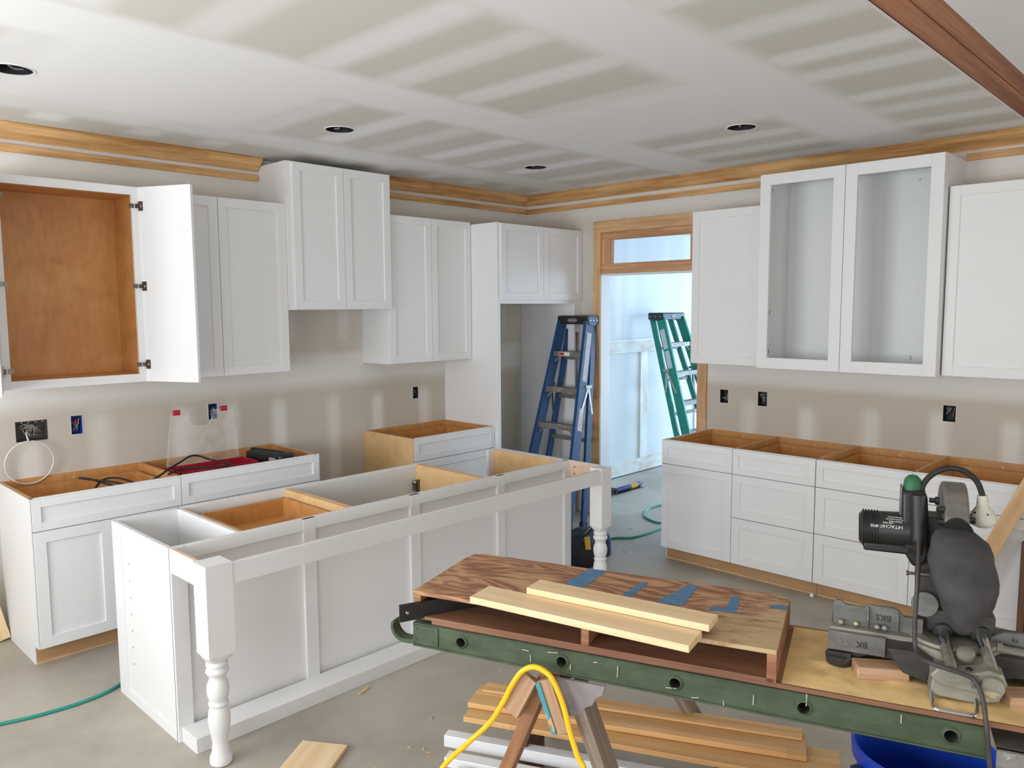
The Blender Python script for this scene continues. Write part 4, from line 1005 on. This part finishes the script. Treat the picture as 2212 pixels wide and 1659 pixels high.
sp('bag_collar', q().tube([(1.228, .155, 1.287), (1.228, .19, 1.296)], [.034, .026], 20), 'black', bgm, bevel=0)
nk = [(1.156, .24, 1.345), (1.158, .245, 1.375), (1.176, .25, 1.402), (1.208, .25, 1.421), (1.242, .25, 1.419), (1.272, .25, 1.396), (1.286, .25, 1.362)]
ln = sp('lamp_neck', q().tube(catmull(nk, 6), .0068, 10), 'black_matte', bevel=0)
lh = sp('lamp_head', q().lathe([(.0, .070), (.0105, .070), (.012, .058), (.0135, .044), (.026, .026), (.0305, .013), (.0295, .005)], (1.291, .25, 1.292), (-.08, 0, 1), 22, capa=False), 'lamp_white', ln, bevel=0, angle=70)
sp('bulb_face', q().lathe([(.0, -.009), (.014, -.007), (.025, -.001), (.0292, .005)], (1.291, .25, 1.292), (-.08, 0, 1), 20, capa=False, capb=False), 'bulb', ln, bevel=0, angle=70)
for i in range(5):
    a = 2 * math.pi * i / 5
    sp('lamp_vent', q().lathe([(.0032, 0), (.0032, .0012)], (1.2892 + .0225 * math.cos(a), .25 + .0225 * math.sin(a), 1.321), (math.cos(a), math.sin(a), .9), 8), 'black', lh, bevel=0)
cd = [(1.151, .19, 1.26), (1.150, .15, 1.215), (1.148, .12, 1.165), (1.146, .11, 1.08), (1.149, .10, 1.02), (1.160, .06, 1.012), (1.203, .03, 1.012), (1.244, .026, 1.004), (1.262, .022, .996), (1.276, .005, .968), (1.283, -.018, .915), (1.290, -.022, .85), (1.298, -.022, .78), (1.306, -.018, .60), (1.33, .0, .30), (1.40, .02, .02), (1.6, .05, .012)]
sp('power_cord', q().tube(catmull(cd, 6), .0052, 8), 'cord', bevel=0)
sp('strain_relief', q().tube([(1.152, .20, 1.255), (1.151, .165, 1.225)], [.012, .009], 10), 'black_matte', bevel=0)
for s0, n0, s1, n1, lab in ((1.02, .125, 1.135, .155, 'short pine block under the left side of the mitre saw'), (1.33, .10, 1.48, .15, 'short pine block under the right side of the mitre saw')):
    a = P0 + S_ * s0 + N_ * n0; b = P0 + S_ * s1 + N_ * n1; d = (b - a).normalized()
    tag(plank('wood_block', a + Vector((0, 0, DZ + .017)), b + Vector((0, 0, DZ + .017)), Vector((-d.y, d.x, 0)), .06, .03, 'timber_tan', bevel=.004), lab, 'block')

# ---------------------------------------------------------------- sawhorse
o5 = (.28, .15, 0); sh = pthing('sawhorse', 'old timber sawhorse under the left half of the green plank', 'sawhorse', *o5)
def sb_(name, a, b, wdir, w, t_, mat, label=None):
    f = lambda p: P0 + S_ * p[0] + N_ * p[1] + Vector((0, 0, p[2]))
    return plank(name, f(a), f(b), S_ * wdir[0] + N_ * wdir[1] + Vector((0, 0, wdir[2])), w, t_, mat, sh, label=label, bevel=.002)
sb_('top_beam', (.272, .02, .785), (.272, .68, .785), (0, 0, 1), .09, .04, 'timber_brown')
sb_('leg', (.255, .034, .822), (-.06, -.08, 0), (0, 1, .1), .075, .034, 'timber_brown')
sb_('leg', (.325, .034, .822), (.70, -.08, 0), (0, 1, .1), .075, .036, 'timber_old', 'grey weathered leg')
sb_('leg', (.325, .60, .80), (.56, 1.14, 0), (0, 1, .4), .06, .036, 'timber_old')
sb_('leg', (.225, .60, .80), (-.14, 1.10, 0), (0, 1, .4), .06, .034, 'timber_dark')
sb_('cleat', (.228, -.034, .830), (.178, -.05, .726), (1, 0, .45), .05, .024, 'timber_tan')
c2 = sb_('cleat', (.270, -.036, .832), (.326, -.05, .700), (1, 0, .4), .042, .026, 'timber_tan')
f = lambda p: P0 + S_ * p[0] + N_ * p[1] + Vector((0, 0, p[2]))
plank('painted_edge', f((.254, -.052, .825)), f((.308, -.066, .700)), S_ + Vector((0, 0, .4)), .014, .004, 'cyan_paint', c2, label='flaking turquoise paint')
build('gusset', MB(off=o5).prism([(.275, .829), (.43, .832), (.422, .806), (.405, .795), (.396, .774), (.375, .762), (.362, .738), (.315, .728)], 'y', -.016, -.006), 'gusset', sh, .001, label='grey splintered plywood gusset')
cb = [(-.14, -.10, .30), (-.035, -.075, .515), (.05, -.068, .615), (.119, -.064, .69), (.160, -.062, .758), (.18, -.06, .80), (.205, -.058, .842), (.228, -.056, .862), (.252, -.055, .8685), (.278, -.056, .862), (.30, -.058, .845), (.322, -.06, .805), (.338, -.064, .765), (.352, -.068, .72), (.376, -.074, .66), (.40, -.08, .62), (.46, -.12, .45), (.55, -.16, .2), (.62, -.2, .01), (.8, -.25, .01)]
o = pthing('extension_cable', 'thick yellow extension cable looped over the sawhorse', 'cable', .25, -.055, .86)
build('cable', MB(off=(.25, -.055, .86)).tube(catmull(cb, 6), .0075, 10), 'yellow', o)

# ---------------------------------------------------------------- lumber on the floor under the plank
tag(plank('timber_bearer', (-3.33, -3.10, .135), (-3.12, -3.0, .135), (0, 0, 1), .266, .04, 'timber_dark'), 'dark timber bearer under the left end of the boards', 'timber')
tag(plank('timber_bearer', (-3.02, -3.80, .135), (-2.76, -3.67, .135), (0, 0, 1), .266, .04, 'timber_dark'), 'dark timber bearer under the right end of the boards', 'timber')
def lum(name, label, a, b, w_, th, mat, grp, bevel=.002):
    a, b = Vector(a), Vector(b); d = (b - a).normalized()
    return tag(plank(name, a, b, Vector((-d.y, d.x, 0)), w_, th, mat, bevel=bevel), label, 'board', grp)
g = 'pine boards stacked under the plank'
lum('pine_board', 'wide pine board lowest in the stack under the plank', (-3.352, -2.862, .28), (-2.80, -4.06, .28), .20, .02, 'pine_board', g)
lum('pine_board', 'pine board on top at the back of the stack under the plank', (-3.318, -2.835, .3015), (-2.782, -3.93, .3015), .155, .02, 'pine_board', g)
lum('pine_board', 'thin pine strip along the back of the stack under the plank', (-3.262, -2.835, .3175), (-2.742, -3.90, .3175), .07, .010, 'pine_board', g)
g = 'white trim boards under the plank'
lum('trim_board', 'white primed trim board nearest the pine stack', (-3.457, -2.822, .18), (-3.0, -3.78, .18), .045, .045, 'white_trim', g)
lum('trim_board', 'second white trim board with a stepped edge, in front', (-3.545, -2.925, .178), (-3.11, -3.84, .178), .05, .035, 'white_trim', g)
lum('trim_board', 'white trim board nearest the viewer at the bottom edge', (-3.585, -3.02, .178), (-3.18, -3.87, .178), .05, .03, 'white_trim', g)
tag(plank('timber_bearer', (-3.58, -3.22, .078), (-3.28, -3.07, .078), (0, 0, 1), .15, .05, 'timber_dark'), 'dark timber bearer under the left end of the white trim boards', 'timber')
tag(plank('timber_bearer', (-3.32, -3.72, .078), (-3.03, -3.57, .078), (0, 0, 1), .15, .05, 'timber_dark'), 'dark timber bearer under the right end of the white trim boards', 'timber')
# barrel
bk_ = thing('barrel', 'blue plastic barrel under the right end of the plank', 'barrel', (-2.885, -4.335, 0))
build('body', MB().lathe([(.155, 0), (.163, .01), (.185, .40), (.192, .455), (.203, .46), (.206, .50), (.199, .506), (.193, .50), (.186, .44), (.158, .02), (.0, .015)], n=44, capb=False), 'bucket', bk_, angle=50)
for a in (R(150), R(330)):
    c_ = Vector((math.cos(a), math.sin(a), 0)); tt = Vector((-math.sin(a), math.cos(a), 0))
    build('handle', MB().bar(c_ * .215 - tt * .05 + Vector((0, 0, .44)), c_ * .215 + tt * .05 + Vector((0, 0, .44)), .03, .05, (0, 0, 1)), 'rubber_blue', bk_, .006)

# ---------------------------------------------------------------- leaning boards and offcuts
tag(plank('leaning_board', (-.83, -3.80, .002), (-.66, -4.26, 1.14), (0, 1, .4), .075, .02, 'board_tan'), 'tan board leaning on the base cabinet behind the mitre saw lamp', 'board')
tag(plank('spirit_level', (-.665, -4.157, .003), (-.655, -4.157, .60), (0, 1, 0), .03, .05, 'timber_dark'), 'dark upright strip leaning on the cabinet at the right edge', 'strip')
tag(plank('upright_board', (-.665, -4.205, .003), (-.655, -4.205, .46), (0, 1, 0), .06, .02, 'board_tan'), 'short tan upright board at the right edge beside the dark strip', 'board')
tag(plank('leaning_board', (-4.33, -.07, .0), (-4.46, -.035, .62), (1, 0, .2), .17, .02, 'pine_pale'), 'pale board leaning on the wall left of the left base cabinet', 'board')
o = tag(plank('plywood_offcut', (-3.733, -2.255, .01), (-3.83, -2.62, .01), (1, 0, 0), .20, .018, 'pine_pale'), 'square plywood offcut on the floor at the bottom edge', 'offcut')
o.matrix_basis = Matrix.Translation((-3.80, -2.37, .0095)) @ Matrix.Rotation(R(33), 4, 'Z')
ch = MB().prism([(-.04, -.008), (-.01, -.012), (.035, -.008), (.042, .004), (.02, .012), (-.03, .010)], 'z', 0, .008)
o = tag(build('wood_chip', ch, 'chip'), 'splintered wood scrap on the floor beside the island', 'wood scrap'); o.matrix_basis = Matrix.Translation((-3.25, -1.99, 0)) @ Matrix.Rotation(R(20), 4, 'Z')
deb = MB(); rr = random.Random(11)
for i in range(110):
    x, y = rr.choice([(rr.uniform(-4.4, -2.2), rr.uniform(-3.2, -2.0)), (rr.uniform(-1.4, .6), rr.uniform(-1.9, -.3)), (rr.uniform(-2.4, -.8), rr.uniform(-3.6, -2.2))])
    a = rr.uniform(0, 6.3); l = rr.uniform(.003, .016); d = Vector((math.cos(a) * l, math.sin(a) * l, 0)); c_ = Vector((x, y, .002))
    deb.bar(c_ - d, c_ + d, rr.uniform(.003, .008), .004)
tag(build('wood_debris', deb, 'chip', kind='stuff'), 'scattered wood crumbs on the concrete floor', 'debris')
pb = MB().lathe([(.0, 0), (.011, .002), (.013, .012), (.009, .022), (.0, .024)], n=10, capa=False, capb=False)
o = tag(build('paper_ball', pb, 'white_trim'), 'tiny white crumpled ball on the floor by the toe kick gap', 'litter'); o.location = (-.60, -3.03, 0)

# ---------------------------------------------------------------- things on the left base cabinet
t = thing('cable_coil', 'white cable ring hanging from the wide electrical box', 'cable', (-4.088, -.01, 1.09))
ring = [(-.001 + .121 * math.cos(a), -.022 - .012 * math.sin(a), -.123 + .122 * math.sin(a)) for a in [R(92 + 352 * i / 47) for i in range(48)]]
build('cable', MB().tube(ring, .0042, 8), 'wire', t)
build('cable_tail', MB().tube(catmull([(.0, -.03, -.002), (-.004, -.014, .02), (.004, .02, .045)]), .004, 8), 'wire', t)
t = thing('tool_organizer', 'red tool organiser tray with its clear lid standing open', 'tool box', (-3.18, -.34, .775))
tr_ = build('tray', MB().box(-.25, .25, -.12, .10, 0, .008).box(-.25, .25, -.12, -.112, 0, .09).box(-.25, .25, .092, .10, 0, .09).box(-.25, -.242, -.12, .10, 0, .09).box(.242, .25, -.12, .10, 0, .09).box(-.08, -.076, -.112, .092, .008, .08).box(.09, .094, -.112, .092, .008, .08).box(-.25, .25, -.012, -.008, .008, .08), 'red_case', t, .001)
lid = [(-.225, .09), (-.19, .405), (-.155, .41), (-.09, .41), (-.075, .34), (-.05, .325), (.03, .315), (.06, .34), (.085, .41), (.20, .41), (.235, .09)]
l_ = build('lid', MB().prism(lid, 'y', .125, .129), 'clear', t)
l_2 = MB()
for i in range(len(lid)):
    a, b = lid[i], lid[(i + 1) % len(lid)]; l_2.bar((a[0], .122, a[1]), (b[0], .122, b[1]), .006, .012, (0, 1, 0))
build('lid_rim', l_2, 'clear', t)
for x in (-.155, .145): build('latch', MB().box(x - .022, x + .022, .112, .132, .398, .43), 'red_case', t, .004)
t = thing('tool_case', 'black tool case lying across the left base cabinet top', 'case', (-2.81, -.375, .80), 12)
build('body', MB().box(-.06, .06, -.165, .165, -.02, .098), 'black', t, .012)
build('label_plate', MB().box(-.062, -.06, -.12, -.06, .05, .075), 'grey_wire', t)
build('handle', MB().tube(catmull([(-.02, -.15, .096), (-.02, -.14, .108), (-.02, .0, .11), (-.02, .14, .108), (-.02, .15, .096)]), .007, 8), 'black_matte', t)
t = thing('charger_cable', 'black cable loop lying on the cabinet partition beside the red tray', 'cable', (-3.37, -.45, .86))
build('cable', MB(off=(-3.37, -.45, .86)).tube(catmull([(-3.80, -.40, .78), (-3.66, -.50, .84), (-3.58, -.53, .882), (-3.48, -.42, .89), (-3.37, -.33, .905), (-3.27, -.24, .915), (-3.21, -.22, .905), (-3.18, -.32, .89), (-3.15, -.44, .885), (-3.17, -.54, .884), (-3.30, -.50, .886), (-3.42, -.46, .888), (-3.53, -.535, .884)]), .006, 8), 'black_matte', t)
t = thing('charger_cable', 'black looped cord in the far left open drawer', 'cable', (-3.82, -.35, .80))
build('cable', MB(off=(-3.82, -.35, .80)).tube(catmull([(-3.93, -.48, .80), (-3.85, -.33, .83), (-3.78, -.26, .855), (-3.72, -.31, .86), (-3.66, -.38, .83), (-3.74, -.40, .825), (-3.84, -.22, .86), (-3.89, -.19, .87), (-3.86, -.26, .868), (-3.76, -.36, .85), (-3.68, -.44, .82)]), .006, 8), 'black_matte', t)
build('plug', MB(off=(-3.82, -.35, .80)).box(-3.86, -3.78, -.47, -.40, .775, .812), 'grey_wire', t, .006)

# ---------------------------------------------------------------- hall floor, hoses, bag
t = thing('caulk_gun', 'blue caulk tube in a caulking gun lying on the hall floor', 'caulk gun', (.98, -.50, .0))
build('tube', MB().lathe([(.0, -.21), (.024, -.21), (.026, -.20), (.026, .20), (.02, .21), (.006, .215), (.004, .27), (.0, .27)], (0, 0, .034), (1, .02, 0), 18), 'navy', t)
build('label_band', MB().lathe([(.0265, .03), (.0265, .15)], (0, 0, .034), (1, .02, 0), 18, False, False), 'yellow_tool', t)
build('cradle', MB().box(-.23, .22, -.032, .032, .002, .008).box(-.235, -.225, -.034, .034, .002, .066), 'chrome', t)
build('trigger', MB().bar((-.23, 0, .03), (-.37, -.04, .012), .02, .02).bar((-.22, 0, .034), (-.40, .02, .04), .008, .008), 'black', t)
t = thing('air_hose', 'teal air hose curling on the hall floor by the doorway', 'hose', (.0, -1.4, .008))
build('hose', MB(off=(.0, -1.4, .008)).tube(catmull([(-.75, -1.42, .008), (-.47, -1.375, .008), (-.317, -1.486, .008), (.018, -1.503, .008), (.45, -1.46, .008), (.62, -1.36, .009), (.34, -1.40, .016), (.159, -1.41, .012), (.22, -1.24, .009), (.32, -1.147, .008), (.53, -1.068, .008), (.8, -1.14, .008), (1.3, -1.6, .008)], 6), .009, 8), 'teal', t)
t = thing('air_hose', 'green hose on the floor at far left, running behind the island', 'hose', (-4.3, -1.1, .008))
build('hose', MB(off=(-4.3, -1.1, .008)).tube(catmull([(-5.0, -.98, .008), (-4.70, -1.03, .008), (-4.533, -1.083, .008), (-4.399, -1.122, .008), (-4.213, -1.138, .008), (-4.061, -1.10, .008), (-3.8, -.95, .008), (-3.2, -.85, .008), (-2.4, -1.0, .008)], 6), .008, 8), 'teal', t)
t = thing('tool_bag', 'black tool bag on the floor behind the island leg', 'bag', (-1.0, -1.50, 0), 20)
def lump(cx_, cy, rx, ry, h, seed, n=18):
    rr = random.Random(seed); mb = MB(); pr = [(1.0, 0), (1.03, .25), (1.0, .6), (.9, .85), (.7, .97), (.3, 1.0)]
    vs = []
    for k, z in pr:
        for j in range(n):
            a = 2 * math.pi * j / n; c_, s_ = math.cos(a), math.sin(a); e = 2.6
            m = (abs(c_) ** e + abs(s_) ** e) ** (-1 / e); w_ = k * m * (1 + rr.uniform(-.05, .05))
            vs.append((cx_ + rx * w_ * c_, cy + ry * w_ * s_, h * z * (1 + rr.uniform(-.04, .06) * (z > .5))))
    fs = [(i * n + j, i * n + (j + 1) % n, (i + 1) * n + (j + 1) % n, (i + 1) * n + j) for i in range(len(pr) - 1) for j in range(n)]
    fs += [tuple(reversed(range(n))), tuple(range((len(pr) - 1) * n, len(pr) * n))]
    return mb.add(vs, fs)
build('body', lump(0, 0, .24, .16, .195, 2), 'black_bag', t, angle=70)
build('side_pocket', lump(.16, -.10, .07, .07, .17, 3, 14), 'navy_bag', t, angle=70)
build('strap', MB().tube(catmull([(-.15, -.03, .19), (-.08, -.05, .215), (.05, -.05, .225), (.14, -.03, .19)]), .012, 8), 'black_matte', t)
build('tool_handle', MB().tube([(-.20, -.12, .14), (-.17, -.10, .22)], .02, 10), 'yellow_tool', t)
build('buckle', MB().bar((.03, -.145, .185), (.07, -.16, .12), .012, .006, (0, 1, 0)), 'alu', t)
